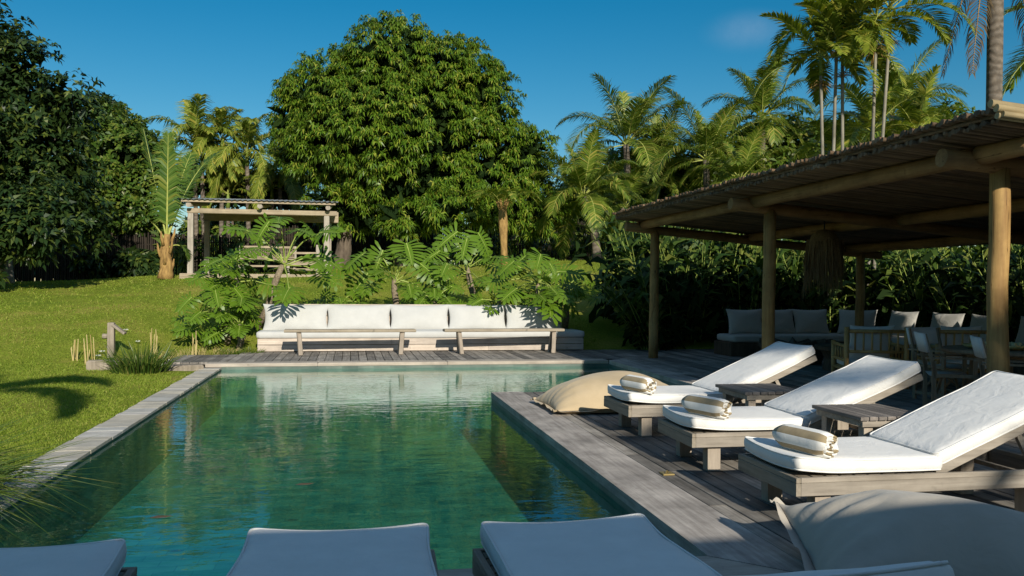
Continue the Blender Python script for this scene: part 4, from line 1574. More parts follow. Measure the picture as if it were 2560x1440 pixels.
# ------------------------------------------------------------------ trees
def blob_points(blobs, n, inner=0.8, jit=(0.80, 1.05)):
    """points near the outside of a union of ellipsoids, with outward directions"""
    B = np.array(blobs, float)           # cx,cy,cz,rx,ry,rz
    wts = (B[:, 3] * B[:, 5] + B[:, 3] * B[:, 4] + B[:, 4] * B[:, 5]); wts /= wts.sum()
    P = []; O = []
    got = 0
    while got < n:
        k = rng.choice(len(B), size=n, p=wts)
        d = rand_dirs(n)
        b = B[k]
        p = b[:, :3] + d * b[:, 3:] * rng.uniform(jit[0], jit[1], (n, 1))
        ok = np.ones(n, bool)
        for j in range(len(B)):
            q = (p - B[j, :3]) / B[j, 3:]
            ok &= ~((np.sum(q * q, 1) < inner ** 2) & (k != j))
        o = norm(d / b[:, 3:])
        P.append(p[ok]); O.append(o[ok]); got += ok.sum()
    return np.concatenate(P)[:n], np.concatenate(O)[:n]


def tufted(blobs, n, per, size, inner, jit):
    """rosettes gathered in tufts with dark gaps between them"""
    C_, O_ = blob_points(blobs, n, inner, jit)
    sc = rng.uniform(.55, 1.25, (n, 1))
    P = []; O = []
    for k in range(per):
        d = rand_dirs(n)
        d = d + O_ * .6 + np.array([0, 0, .35])
        P.append(C_ + d * size * sc * rng.uniform(.3, 1, (n, 1)) * np.array([1, 1, .8]))
        O.append(norm(O_ * .6 + norm(d)))
    return np.concatenate(P), np.concatenate(O)


def rosettes(P, O, k, L, Wd, spread=(0.5, 1.25), droop=(0.5, 1.4), up=0.35, jitter=0.05):
    n = len(P)
    ax = norm(O + np.array([0, 0, up]) + rng.normal(size=(n, 3)) * .25)
    t = norm(np.cross(ax, rng.normal(size=(n, 3))))
    b2 = np.cross(ax, t)
    out = []
    for i in range(k):
        a = 2 * math.pi * (i + rng.uniform(-.3, .3, n)) / k
        r = t * np.cos(a)[:, None] + b2 * np.sin(a)[:, None]
        s = rng.uniform(spread[0], spread[1], n)[:, None]
        D = norm(ax * np.cos(s) + r * np.sin(s))
        out.append(leaf_batch(P + rng.normal(size=(n, 3)) * jitter, D, ax + rng.normal(size=(n, 3)) * .2,
                              L * rng.uniform(.65, 1.15, n), Wd * rng.uniform(.8, 1.2, n), droop=rng.uniform(droop[0], droop[1], n)))
    return join_batches(out)


def filler(blobs, n, size, mat_jit=0.0):
    """loose leaves inside the crown so that daylight does not show through the middle"""
    B = np.array(blobs, float)
    wts = B[:, 3] * B[:, 4] * B[:, 5]; wts /= wts.sum()
    k = rng.choice(len(B), size=n, p=wts)
    d = rand_dirs(n) * (rng.uniform(0, 1, (n, 1)) ** .45) * .84
    P = B[k, :3] + d * B[k, 3:]
    return leaf_batch(P, rand_dirs(n, -.3), rand_dirs(n), size * rng.uniform(.7, 1.3, n), size * .5, droop=.4)


def limbs(mb, base, trunk_top, r, targets, seg=5):
    base = np.array(base, float); trunk_top = np.array(trunk_top, float)
    path = []; rr = []
    for k in range(seg + 1):
        f_ = k / seg
        path.append(base + (trunk_top - base) * f_ + np.array([math.sin(f_ * 4 + base[0]) * .06, 0, 0]) * r * 5)
        rr.append(r * (1.25 - .5 * f_) * (1.25 if k == 0 else 1))
    mb.tube(path, rr, 9, wob=.12)
    for t in targets:
        t = np.array(t, float)
        mid = trunk_top + (t - trunk_top) * .5 + np.array([0, 0, .25]) * np.linalg.norm(t - trunk_top) * .3
        mb.tube([trunk_top - np.array([0, 0, r]), mid, t], [r * .55, r * .38, r * .14], 7, wob=.1)


def tree(name, label, base, blobs, n, k, L, Wd, leaf, trunk_h, r, group=None, bark='bark', fill=2500, fsize=.5, cat='tree', rk={}, twin=None, inner=.8, jit=(.8, 1.05), per=0, tsize=.5, fmat=None, fk=1.0):
    t = thing(name, label, cat, tuple(base), group)
    mb = MB()
    top = np.array(base) + [random.uniform(-.2, .2), 0, trunk_h]
    tg = [np.array(b[:3]) for b in blobs][:9]
    limbs(mb, np.array(base) - [0, 0, .15], top, r, tg)
    if twin is not None:
        limbs(mb, np.array(twin) - [0, 0, .15], np.array(twin) + [0, 0, trunk_h], r * .75, tg[-3:])
    mb.build('trunk', M[bark], t, smooth=True)
    P, O = tufted(blobs, n, per, tsize, inner, jit) if per else blob_points(blobs, n, inner, jit)
    b1 = rosettes(P, O, k, L, Wd, **rk)
    n1 = len(b1[1])
    mats = [M[leaf]]
    if fill:
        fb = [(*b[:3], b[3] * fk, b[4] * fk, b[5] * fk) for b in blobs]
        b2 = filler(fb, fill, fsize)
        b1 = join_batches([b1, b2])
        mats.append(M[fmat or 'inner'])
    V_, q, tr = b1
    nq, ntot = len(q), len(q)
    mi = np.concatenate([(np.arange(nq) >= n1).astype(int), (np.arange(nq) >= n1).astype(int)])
    link('crown', raw_mesh('crown', V_ - np.array(t.location), [q, tr], mats, midx=mi), t)
    return t


def pxblobs(c, items, depth=.9):
    """(u,v,ru,rv[,dc]) readings -> ellipsoids at distance c"""
    out = []
    for it in items:
        u, v, ru, rv = it[:4]
        dc = it[4] if len(it) > 4 else 0
        p = at(u, v, c + dc)
        s = (c + dc) / 2180.0
        out.append((*p, ru * s, (ru + rv) / 2 * s * depth, rv * s))
    return out


# the big mango tree
C = 35.0
mb_ = pxblobs(C, [(985, 188, 125, 132), (840, 262, 125, 115), (738, 315, 50, 100), (1125, 212, 110, 105), (1205, 275, 75, 105), (1000, 330, 255, 140), (800, 385, 105, 65),
                  (1290, 390, 88, 72), (1040, 450, 175, 80), (1225, 450, 125, 65), (1010, 545, 62, 35, -2), (1115, 528, 85, 38, -2), (835, 505, 70, 45), (900, 530, 80, 40), (1250, 530, 70, 45, -.5), (1345, 530, 60, 60)])
p = at(850, 610, C + .5); b0 = np.array([p[0], p[1], gz(p[0], p[1])])
p = at(1000, 610, C + .5)
tree('mango_tree', 'huge domed mango tree filling the middle of the view behind the gazebo', b0, mb_, 1500, 12, .36, .058, 'mango', 2.2, .32, fill=9000, fsize=.7,
     rk=dict(spread=(.6, 1.4), droop=(.9, 2.4), up=.9, jitter=.03), twin=(p[0], p[1], gz(p[0], p[1])), inner=.92, jit=(.90, 1.02), per=4, tsize=.34, fk=.9)

# dark broad leaved trees on the left
C = 27.0
lb = pxblobs(C, [(-80, 110, 110, 100), (0, 200, 90, 100), (60, 290, 85, 90), (-60, 380, 190, 210), (90, 430, 110, 120), (150, 330, 50, 70), (60, 550, 110, 90, -2), (190, 560, 70, 60, 1), (-80, 600, 140, 70, -2), (5, 90, 30, 40), (85, 180, 30, 40), (160, 240, 30, 30), (215, 280, 18, 22)])
p = at(8, 690, 29.5)
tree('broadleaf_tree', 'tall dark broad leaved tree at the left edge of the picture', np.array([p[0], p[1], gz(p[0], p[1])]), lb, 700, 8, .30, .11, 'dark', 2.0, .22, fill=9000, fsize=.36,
     rk=dict(spread=(.7, 1.5), droop=(.4, 1.4), up=.6), bark='bark_pale', inner=.9, jit=(.85, 1.08), per=4, tsize=.55, fk=.85)
C = 36.0
lb = pxblobs(C, [(320, 400, 80, 80), (260, 480, 90, 90), (350, 500, 60, 80), (290, 340, 50, 60)])
p = at(285, 690, C)
tree('small_leaf_tree', 'round crowned small leaved tree right of the tall dark tree', np.array([p[0], p[1], gz(p[0], p[1])]), lb, 420, 7, .26, .11, 'mid', 2.6, .13, fill=1800, fsize=.4, per=4, tsize=.45, fk=.85,
     rk=dict(spread=(.6, 1.5), droop=(.2, .9), up=.3))
C = 40.0
for i, (u, v, ru, rv, l_) in enumerate(((120, 590, 120, 80, 'dark shade tree above the left bamboo fence, leftmost'), (320, 600, 90, 70, 'dark shade tree above the left bamboo fence behind the young coconut palm'), (235, 300, 70, 60, 'reddish brown topped tree behind the small leaved tree'), (330, 350, 40, 35, 'slim brown topped tree above the small leaved tree'))):
    lb = pxblobs(C, [(u, v, ru, rv), (u + ru * .6, v + 10, ru * .5, rv * .7), (u - ru * .5, v - 5, ru * .6, rv * .8)])
    p = at(u, 690, C)
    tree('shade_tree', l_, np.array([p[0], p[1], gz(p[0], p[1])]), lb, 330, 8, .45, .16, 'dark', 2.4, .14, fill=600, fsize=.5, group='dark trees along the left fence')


# ------------------------------------------------------------------ palms
def frond_geo(p0, d0, L, leaflet, wl, droop, n=26, vee=.35, hang=.35, start=.14, side_ref=None, twist=0.0, tipk=.35, dens=2):
    seg = 12
    pts = [np.array(p0, float)]; d = norm(np.array(d0, float))
    tang = [d]
    for k in range(seg):
        d = norm(d + np.array([0, 0, -1.0]) * droop * (k + 1) / seg * .32)
        pts.append(pts[-1] + d * L / seg); tang.append(d)
    pts = np.array(pts); tang = np.array(tang)
    up = np.array([0, 0, 1.0])
    if abs(d0[2]) > .93:
        up = norm(np.array([-d0[0], -d0[1], .1]) + 1e-3)
    bs = []
    f_ = np.linspace(start, .995, n * dens)
    P = np.stack([np.interp(f_ * seg, np.arange(seg + 1), pts[:, i]) for i in range(3)], 1)
    T = norm(np.stack([np.interp(f_ * seg, np.arange(seg + 1), tang[:, i]) for i in range(3)], 1))
    Sd = norm(np.cross(T, up))
    if side_ref is not None:
        Sd = norm(np.broadcast_to(side_ref, Sd.shape) - T * np.sum(T * side_ref, 1, keepdims=True))
    Nn = np.cross(Sd, T)
    for s in (-1, 1):
        ll = leaflet * (np.sin(np.clip(f_ * 1.02, 0, 1) * math.pi * .86 + .22) ** .7) * rng.uniform(.85, 1.1, len(f_))
        ll = np.maximum(ll, leaflet * tipk * .6)
        fw = .55 + .75 * f_ ** 2
        D = T * fw[:, None] + Sd * s + Nn * vee + rng.normal(size=P.shape) * .07
        bs.append(leaf_batch(P, D, Nn + rng.normal(size=P.shape) * .12, ll, wl * rng.uniform(.8, 1.2, len(f_)), droop=hang * rng.uniform(.6, 1.5, len(f_)), w0=.6))
    return pts, join_batches(bs)


def frond(parent, p0, d0, L, leaflet, wl, droop, mat, rr=.022, rib='rachis', **kw):
    pts, b = frond_geo(p0, d0, L, leaflet, wl, droop, **kw)
    mb = MB()
    mb.tube(pts, np.linspace(rr, rr * .18, len(pts)), 5, cap=False)
    nv = len(mb.v)
    V_ = np.concatenate([np.array(mb.v), b[0]]) - np.array(parent.location)
    F4 = np.array([f for f in mb.f])
    me = raw_mesh('frond', V_, [F4, b[1] + nv, b[2] + nv], [M[rib], mat], midx=[0] * len(F4) + [1] * (len(b[1]) + len(b[2])))
    return link('frond', me, parent)


def curve_trunk(base, top, r0, r1, bend=.3, n=9):
    base, top = np.array(base, float), np.array(top, float)
    path = []; rr = []
    for k in range(n + 1):
        f_ = k / n
        x = base + (top - base) * np.array([f_ ** (1 + bend), f_ ** (1 + bend), f_])
        path.append(x)
        rr.append((r0 + (r1 - r0) * f_ ** .5) * random.uniform(.97, 1.03))
    return path, rr


def palm(name, label, base, top, r0, r1, nf, L, leaflet, wl, mat, group=None, droop=(.5, 1.3), el=(-.15, 1.25), bark='palmbark', shaft=0.0, wind=(0, 0, 0),
         hang=.4, vee=.3, n=24, extra=None, bend=.3, dens=2, azs=None, fibre=True, cat='palm tree'):
    t = thing(name, label, cat, tuple(base), group)
    mb = MB()
    path, rr = curve_trunk(base, top, r0, r1, bend)
    mb.tube(path, rr, 10, wob=.04)
    mb.build('trunk', M[bark], t, smooth=True)
    top = np.array(top, float)
    if shaft:
        mb = MB(); mb.tube([top, top + [0, 0, shaft * .6], top + [0, 0, shaft]], [r1 * 1.15, r1 * .95, r1 * .4], 9)
        mb.build('crown_shaft', M['crownshaft'], t, smooth=True)
        top = top + [0, 0, shaft * .9]
    for k in range(nf):
        f_ = k / max(nf - 1, 1)
        az = k * 2.39996 + random.uniform(-.25, .25) if azs is None else azs[k % len(azs)] + random.uniform(-.1, .1)
        e = el[1] + (el[0] - el[1]) * f_ + random.uniform(-.12, .12)
        d = np.array([math.cos(az) * math.cos(e), math.sin(az) * math.cos(e), math.sin(e)]) + np.array(wind) * random.uniform(.6, 1.2)
        dr = droop[0] + (droop[1] - droop[0]) * f_ * random.uniform(.7, 1.2)
        frond(t, top + d * .05, norm(d), L * random.uniform(.8, 1.08) * (.75 if f_ < .08 else 1), leaflet, wl, dr, M[mat], hang=hang, vee=vee, n=n, rr=max(.012, L * .009), dens=dens)
    if extra:
        extra(t, top)
    return t


def ground_pt(u, v, c):
    p = at(u, v, c)
    return np.array([p[0], p[1], gz(p[0], p[1])])


# young coconut palm beside the gazebo
C = 29.3
b0 = ground_pt(413, 690, C); tp = at(417, 585, C)
t = thing('coconut_palm', 'young coconut palm with one upright feather frond beside the gazebo', 'palm tree', tuple(b0))
mb = MB()
zs = np.linspace(0, 1, 9)
mb.tube([b0 + (tp - b0) * z_ + np.array([.03 * math.sin(z_ * 7), 0, 0]) for z_ in zs], [.27, .23, .20, .21, .17, .19, .14, .12, .09], 11, wob=.2)
mb.build('trunk', M['fibre'], t, smooth=True)
mb = MB()
for k in range(9):
    a = k * 2.4; z_ = .15 + .085 * k
    q = b0 + (tp - b0) * z_
    mb.tube([q + np.array([math.cos(a), math.sin(a), 0]) * .16, q + np.array([math.cos(a) * .24, math.sin(a) * .24, .24]), q + np.array([math.cos(a) * .27, math.sin(a) * .27, .46])], [.06, .045, .02], 6)
mb.build('leaf_bases', M['fibre'], t, smooth=True)
face = -FW
frond(t, tp - [0, 0, .25], (.03, -.12, 1.0), 3.55, .85, .075, .10, M['coco_young'], rr=.045, n=46, start=.16, side_ref=RT, vee=-.1, hang=.9, dens=2)
frond(t, tp - [0, 0, .2], (-.22, .12, 1.0), 3.9, .55, .05, .05, M['coco_young'], rr=.04, n=26, start=.62, side_ref=-FW, vee=.1, hang=.2)
frond(t, tp - [0, 0, .2], (.28, .2, 1.0), 3.7, .85, .05, .5, M['coco_young'], rr=.04, n=30, start=.3, vee=.1, hang=.4)
frond(t, tp - [0, 0, .2], (.12, .35, 1.0), 3.5, .8, .05, .3, M['coco_young'], rr=.04, n=30, start=.3, vee=.1, hang=.4)
frond(t, tp - [0, 0, .5], (.7, -.2, .5), 1.0, .4, .05, 1.6, M['coco_young'], rr=.03, n=12, start=.5, hang=.8)
frond(t, tp - [0, 0, .3], (-.5, -.2, 1.0), .9, .2, .05, .3, M['coco_young'], rr=.05, n=6, start=.8)

# feather palms behind the gazebo
GA = 'slender feather palms behind the gazebo'
C = 40.0
for u, vt, ub, l_, nf, sc in ((486, 390, 492, 'tallest feather palm behind the gazebo, just right of the young coconut palm', 12, 1.0),
                              (505, 430, 512, 'feather palm crowded behind the tallest one left of the gazebo', 9, .85),
                              (618, 415, 622, 'feather palm with drooping yellow fronds above the gazebo roof', 11, .95),
                              (556, 385, 552, 'feather palm between the two larger ones above the gazebo', 9, .8),
                              (700, 470, 705, 'shaded feather palm against the left edge of the mango tree', 9, .9),
                              (570, 520, 572, 'low feather palm just above the gazebo roof', 8, .7),
                              (680, 505, 682, 'low yellowish feather palm above the right half of the gazebo roof', 8, .7)):
    palm('feather_palm', l_, ground_pt(ub, 690, C), at(u, vt, C), .12, .09, nf + 2, 3.2 * sc, .85 * sc, .06, 'archon', GA, droop=(.7, 1.9), el=(-.1, 1.3), shaft=.7, hang=.9, vee=.15, n=26, wind=(.1, 0, .0), dens=2)
# spreading dark whorled shrubs behind the gazebo
for i, (u, v, ru, rv, l_) in enumerate(((590, 440, 60, 25, 'dark tiered umbrella leaved tree between the feather palms'), (720, 450, 55, 28, 'dark tiered umbrella leaved tree beside the mango tree'), (640, 480, 90, 22, 'wide dark tiered tree just above the gazebo roof'), (500, 455, 45, 20, 'small dark tiered tree left of the gazebo roof'))):
    lb = pxblobs(41.0, [(u, v, ru, rv * .5), (u - ru * .3, v + rv, ru * .8, rv * .4), (u + ru * .5, v + rv * 1.4, ru * .6, rv * .4)])
    p = at(u, 690, 41.0)
    tree('umbrella_tree', l_, np.array([p[0], p[1], gz(p[0], p[1])]), lb, 60, 9, .55, .22, 'dark', 3.2, .07, fill=0, group='tiered dark trees behind the gazebo', rk=dict(spread=(1.0, 1.7), droop=(.3, .8), up=1.5))

# coconut palms on the right
GC = 'coconut palms behind the pavilion'


def coco(label, u, v, ub, vb, c, nf, L, group=GC, wind=(.18, 0, .12), r=.15, **kw):
    kw = {**dict(droop=(.35, 1.35), el=(-.35, 1.35), hang=.7, vee=.2, n=40), **kw}
    return palm('coconut_palm', label, ground_pt(ub, vb, c), at(u, v, c), r * 1.5, r, nf, L, L * .29, .045, 'coco', group, wind=wind, **kw)


coco('coconut palm with a curved trunk standing on the lawn right of the mango tree', 1458, 492, 1492, 640, 34, 20, 2.9, None, r=.13, bend=.9, wind=(.05, 0, .15))
coco('tall wind blown coconut palm right of the mango tree, its crown against the sky', 1565, 362, 1575, 640, 44, 20, 4.2, wind=(.3, 0, .2))
coco('wide coconut palm crown in the middle between the two tall ones', 1765, 400, 1770, 640, 42, 20, 3.9, wind=(.1, 0, .1))
coco('tall coconut palm with crown against the sky left of the slender palm trunks', 1905, 295, 1905, 640, 44, 20, 3.6, wind=(.1, 0, .15))
coco('coconut palm partly behind the first wind blown one', 1640, 420, 1650, 640, 46, 18, 3.8, wind=(.2, 0, .1))
coco('coconut palm crown rising behind the bamboo roof on the right', 2230, 290, 2230, 640, 40, 19, 3.8, wind=(.25, 0, .1))
coco('low coconut palm left of the pavilion roof edge', 1560, 520, 1565, 640, 38, 17, 2.6)
coco('low coconut palm showing above the middle of the bamboo roof', 1850, 450, 1855, 640, 38, 17, 2.8)

# slender clumping palms at the top right
GS = 'slender pale stemmed palms above the pavilion roof'
for u, vt, ub, l_, nf, sc in ((2052, 190, 2066, 'slender palm with the leftmost pale stem above the bamboo roof', 9, .9),
                              (2092, 100, 2072, 'slender palm whose stem rises close beside the leftmost pale stem', 9, 1.0),
                              (2106, 165, 2107, 'slender palm with a thin dark single stem', 8, .9),
                              (2190, 90, 2168, 'slender palm, left one of the leaning pair of pale stems', 10, 1.05),
                              (2225, 70, 2176, 'slender palm, right one of the leaning pair of pale stems', 10, 1.05)):
    C = 22.0
    b0 = ground_pt(ub, 640, C)

    def dead(t, top, sc=sc):
        bs = []
        n = 60
        P = np.repeat(top[None] - [0, 0, .75 * sc], n, 0) + rng.normal(size=(n, 3)) * .03
        D = rand_dirs(n); D[:, 2] *= .35
        leaf_obj('fruit_stalks', leaf_batch(P, D, rand_dirs(n), rng.uniform(.25, .55, n) * sc, .014, droop=.8, w0=.9), M['fibre'], t)
    palm('slender_palm', l_, b0, at(u, vt, C), .05, .04, nf + 3, 2.15 * sc, .56 * sc, .055, 'areca', GS, droop=(.25, 1.0), el=(-.25, 1.35), bark='palmgreen', shaft=.5, hang=.35, vee=.3, n=20, extra=dead, bend=.1, wind=(.05, 0, .05))

# yellow green clumping palm behind the roof
for u, v, c, sc, l_ in ((2180, 330, 25, 1.0, 'yellow green clumping palm just above the bamboo roof below the slender palms'), (2290, 330, 26, .95, 'yellow green clumping palm above the roof near its high corner'), (2080, 380, 27, .8, 'small yellow green clumping palm above the roof left of the pale stems')):
    palm('clumping_palm', l_, ground_pt(u, 640, c), at(u, v, c), .07, .05, 15, 2.0 * sc, .55 * sc, .05, 'areca', 'yellow green clumping palms over the roof', droop=(.4, 1.6), el=(.0, 1.4), bark='palmgreen', hang=.35, vee=.35, n=20, bend=.05)

# coconut trunk at the right edge with dead fronds
C = 21.0
b0 = ground_pt(2478, 640, C); tp = at(2492, -260, C)


def deadf(t, top):
    for az, e in ((.2, -1.25), (-.5, -1.3), (3.0, -1.28), (3.6, -1.35)):
        d = (math.cos(az) * math.cos(e), math.sin(az) * math.cos(e), math.sin(e))
        frond(t, top + [0.15 * np.sign(d[0]), 0, -.1], d, 4.4, .62, .03, .1, M['dead'], rr=.03, n=30, hang=1.6, vee=.0, rib='fibre')


palm('coconut_palm', 'tall coconut palm trunk at the top right with dry fronds hanging beside it', b0, tp, .24, .17, 13, 3.6, .9, .05, 'coco', None, extra=deadf, droop=(.4, 1.0), el=(.15, 1.3), hang=.8, bend=.05, n=30)
palm('coconut_palm', 'coconut palm beyond the right picture edge, frond tips in view', ground_pt(2680, 640, 26), at(2700, 90, 26), .2, .15, 13, 3.4, .85, .05, 'coco', None, el=(-.6, 1.2), n=28)

# ------------------------------------------------------------------ trees and shrubs filling the back right
GB = 'leafy trees between the coconut palms'
for i, (u, v, ru, rv, c, leaf, l_) in enumerate(((1620, 470, 110, 100, 48, 'mid', 'leafy green tree low between the coconut palms, nearest the mango tree'),
                                                 (1740, 480, 110, 90, 47, 'bright', 'leafy green tree under the wide coconut crown'),
                                                 (1880, 410, 110, 90, 48, 'mid', 'leafy green tree below the coconut palm left of the pale stems'),
                                                 (1990, 400, 90, 80, 45, 'bright', 'light green leafy tree behind the pale palm stems'),
                                                 (2120, 380, 90, 60, 46, 'mid', 'leafy green tree behind the clumping palms'),
                                                 (2330, 350, 90, 60, 44, 'mid', 'leafy green tree behind the high corner of the bamboo roof'),
                                                 (1430, 560, 60, 80, 45, 'dark', 'dark leafy tree behind the coconut palm on the lawn'),
                                                 (530, 610, 50, 45, 42, 'mid', 'leafy tree seen through the left half of the gazebo'),
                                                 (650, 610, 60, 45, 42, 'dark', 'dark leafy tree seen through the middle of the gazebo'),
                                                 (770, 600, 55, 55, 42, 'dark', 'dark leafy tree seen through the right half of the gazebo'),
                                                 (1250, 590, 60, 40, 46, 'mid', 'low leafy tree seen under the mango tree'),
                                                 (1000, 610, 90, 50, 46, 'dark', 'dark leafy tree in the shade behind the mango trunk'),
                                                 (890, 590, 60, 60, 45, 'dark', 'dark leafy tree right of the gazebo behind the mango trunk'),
                                                 (1490, 500, 80, 100, 52, 'mid', 'dark leafy tree behind the curved coconut palm'))):
    lb = pxblobs(c, [(u, v, ru, rv), (u + ru * .6, v + 20, ru * .6, rv * .7), (u - ru * .6, v + 25, ru * .6, rv * .8), (u, v + rv * .9, ru * .9, rv * .6)])
    p = at(u, 660, c)
    tree('leafy_tree', l_, np.array([p[0], p[1], gz(p[0], p[1])]), lb, 260, 7, .42, .15, leaf, 2.6, .12, fill=1500, fsize=.55, group=GB, rk=dict(spread=(.6, 1.5), droop=(.3, 1.2), up=.4), per=4, tsize=.7, fk=.9)

# ------------------------------------------------------------------ ginger and heliconia
def ginger(name, label, base, n, h, spread, leafL, leafW, mat='ginger', group=None, lean=(0, 0), cat='plant', per=11, start=.18, fill=0):
    base = np.array(base, float)
    t = thing(name, label, cat, tuple(base), group)
    st = MB(); bs = []
    for k in range(n):
        a = random.uniform(0, 2 * math.pi); r = spread * math.sqrt(random.random()) * .55
        p0 = base + [math.cos(a) * r, math.sin(a) * r, -.03]
        hh = h * random.uniform(.65, 1.08)
        ln = np.array([math.cos(a) * .22 + lean[0] + random.uniform(-.15, .15), math.sin(a) * .22 + lean[1] + random.uniform(-.15, .15), 1.0])
        path = []
        q = p0.copy(); d = norm(ln)
        m = 6
        for i in range(m + 1):
            path.append(q.copy())
            d = norm(d + np.array([ln[0], ln[1], -.25]) * .07)
            q = q + d * hh / m
        st.tube(path, np.linspace(.016, .006, m + 1), 5, cap=False)
        pa = np.array(path)
        f_ = np.linspace(start, 1.0, per)
        P = np.stack([np.interp(f_ * m, np.arange(m + 1), pa[:, i]) for i in range(3)], 1)
        pl_ = random.uniform(0, 2 * math.pi)
        sd = np.array([math.cos(pl_), math.sin(pl_), 0])
        s_ = np.where(np.arange(per) % 2 == 0, 1, -1)[:, None]
        D = sd * s_ + np.array([0, 0, .75]) + norm(ln) * .35 + rng.normal(size=P.shape) * .15
        bs.append(leaf_batch(P, D, np.array([0, 0, 1.0]) + rng.normal(size=P.shape) * .3 + np.array([0, -.4, 0]), leafL * rng.uniform(.75, 1.15, per), leafW * rng.uniform(.8, 1.2, per), droop=rng.uniform(.4, 1.2, per), w0=.4))
    st.build('stem', M['petiole'], t, smooth=True)
    if fill:
        q = base + np.stack([rng.normal(size=fill) * spread * .55, rng.normal(size=fill) * spread * .45, rng.uniform(.05, .72, fill) * h], 1)
        bs.append(leaf_batch(q, rand_dirs(fill, .2), rand_dirs(fill), leafL, leafW * 1.8, droop=.8, w0=.4))
    V_, qq, tr = join_batches(bs)
    nk = n * per
    mi = np.concatenate([(np.arange(len(qq)) >= nk).astype(int)] * 2)
    link('foliage', raw_mesh('foliage', V_ - base, [qq, tr], [M[mat], M['inner']], midx=mi), t)
    return t


GH = 'tall ginger plants screening the back of the pavilion'
spots = [(7.05, 19.7, 2.2, .7), (7.6, 21.6, 2.6, .8), (7.7, 20.3, 2.7, .8), (8.5, 20.6, 2.7, .8), (9.6, 20.2, 2.8, .8), (10.7, 20.6, 2.8, .8), (11.8, 20.0, 2.8, .8), (12.9, 19.4, 2.8, .8),
         (13.2, 17.8, 2.8, .8), (13.4, 16.2, 2.8, .8), (13.3, 14.6, 2.8, .8), (13.4, 13.0, 2.8, .8), (13.3, 11.4, 2.7, .8), (13.3, 9.8, 2.7, .8),
         (7.9, 22.0, 2.9, .9), (9.5, 22.2, 3.0, .9), (11.3, 22.3, 3.0, .9), (13.6, 21.6, 3.1, .9), (15.0, 19.4, 3.1, .9), (15.2, 16.6, 3.1, .9), (15.0, 14.0, 3.1, .9)]
words = ['left end of the row with leaves spilling over the lawn', 'left end of the row, second line', 'behind the gap between the far and middle log posts', 'left of the middle log post', 'just right of the middle log post',
         'behind the pendant lamp', 'right of the pendant lamp', 'behind the back corner post', 'right of the back corner post', 'behind the sofa corner', 'behind the sofa wing, far part', 'behind the sofa wing, middle part',
         'behind the near log post', 'right of the near log post', 'second line behind the far posts', 'second line behind the middle post', 'second line behind the lamp', 'second line at the back corner',
         'second line right of the corner', 'second line behind the sofa wing', 'second line at the right picture edge']
for (x_, y_, h_, sp), w_ in zip(spots, words):
    first = w_.startswith('left end of the row with')
    ginger('ginger_plant', 'tall long leaved ginger plant ' + w_, (x_, y_, max(gz(x_, y_), -.05)), 28, h_, sp * (1.5 if not first else .8), .62, .11, group=GH,
           lean=(-.30, -.12) if first else (0, -.05), start=.06, per=15, fill=170)

# understorey along the back fence
GU = 'leafy plants in the border along the back fence'
us = [(1110, 640, 36.5, 1.2, 'below the mango crown, left of the pale trunk'), (1170, 645, 36.5, .9, 'left of the pale slim trunk'), (1300, 648, 36.5, 1.1, 'right of the pale slim trunk'), (1345, 650, 37, .8, 'low, between the trunk and the fan leaved palm'),
      (1390, 648, 37, 1.1, 'left of the curved coconut palm'), (1425, 650, 36.8, .9, 'close left of the curved coconut trunk'), (1520, 640, 37, 1.1, 'right of the curved coconut trunk'), (1550, 640, 37, 1.2, 'beside the pavilion roof corner'),
      (1590, 640, 37, 1.3, 'behind the far log post'), (1650, 640, 37, 1.5, 'behind the left part of the pavilion'), (440, 660, 34, 1.3, 'left of the gazebo, right of the young coconut palm'), (455, 655, 35.5, 1.6, 'left of the gazebo, farther back'),
      (545, 660, 36, 1.5, 'seen through the left half of the gazebo'), (600, 655, 36.5, 1.4, 'seen through the middle of the gazebo'), (700, 655, 36.5, 1.3, 'seen through the right half of the gazebo'), (1480, 640, 38, 1.8, 'behind the curved coconut trunk'), (1230, 640, 38, 1.5, 'behind the pale slim trunk')]
for u, v, c, h_, w_ in us:
    ginger('border_plant', 'broad leaved border plant ' + w_, ground_pt(u, v, c), 9, h_ * 1.1, .75, .55, .14, group=GU, per=7, mat='ginger' if h_ > 1 else 'mid')
# fan leaved palms in the border
for u, v, c, l_ in ((1352, 612, 37, 'small fan leaved palm catching light under the mango tree, lower leaf'), (1375, 585, 37.3, 'small fan leaved palm catching light right of the pale trunk'), (1445, 592, 37.5, 'small fan leaved palm left of the curved coconut trunk')):
    b0 = ground_pt(u, 640, c); tp = at(u, v, c)
    t = thing('fan_palm', l_, 'palm', tuple(b0), 'small fan leaved palms in the back border')
    mb = MB(); mb.tube([b0 - [0, 0, .1], tp], [.03, .02], 6); mb.build('stem', M['petiole'], t)
    n = 16
    a_ = np.linspace(-1.3, 1.3, n)
    D = RT * np.sin(a_)[:, None] + np.array([0, 0, 1.0]) * (np.cos(a_) * .25)[:, None] - FW * (np.cos(a_) * .8)[:, None]
    leaf_obj('fan', leaf_batch(np.repeat(tp[None], n, 0), D, np.array([0, -.6, 1.0]), .48, .11, droop=.3, w0=.5), M['bright'], t)
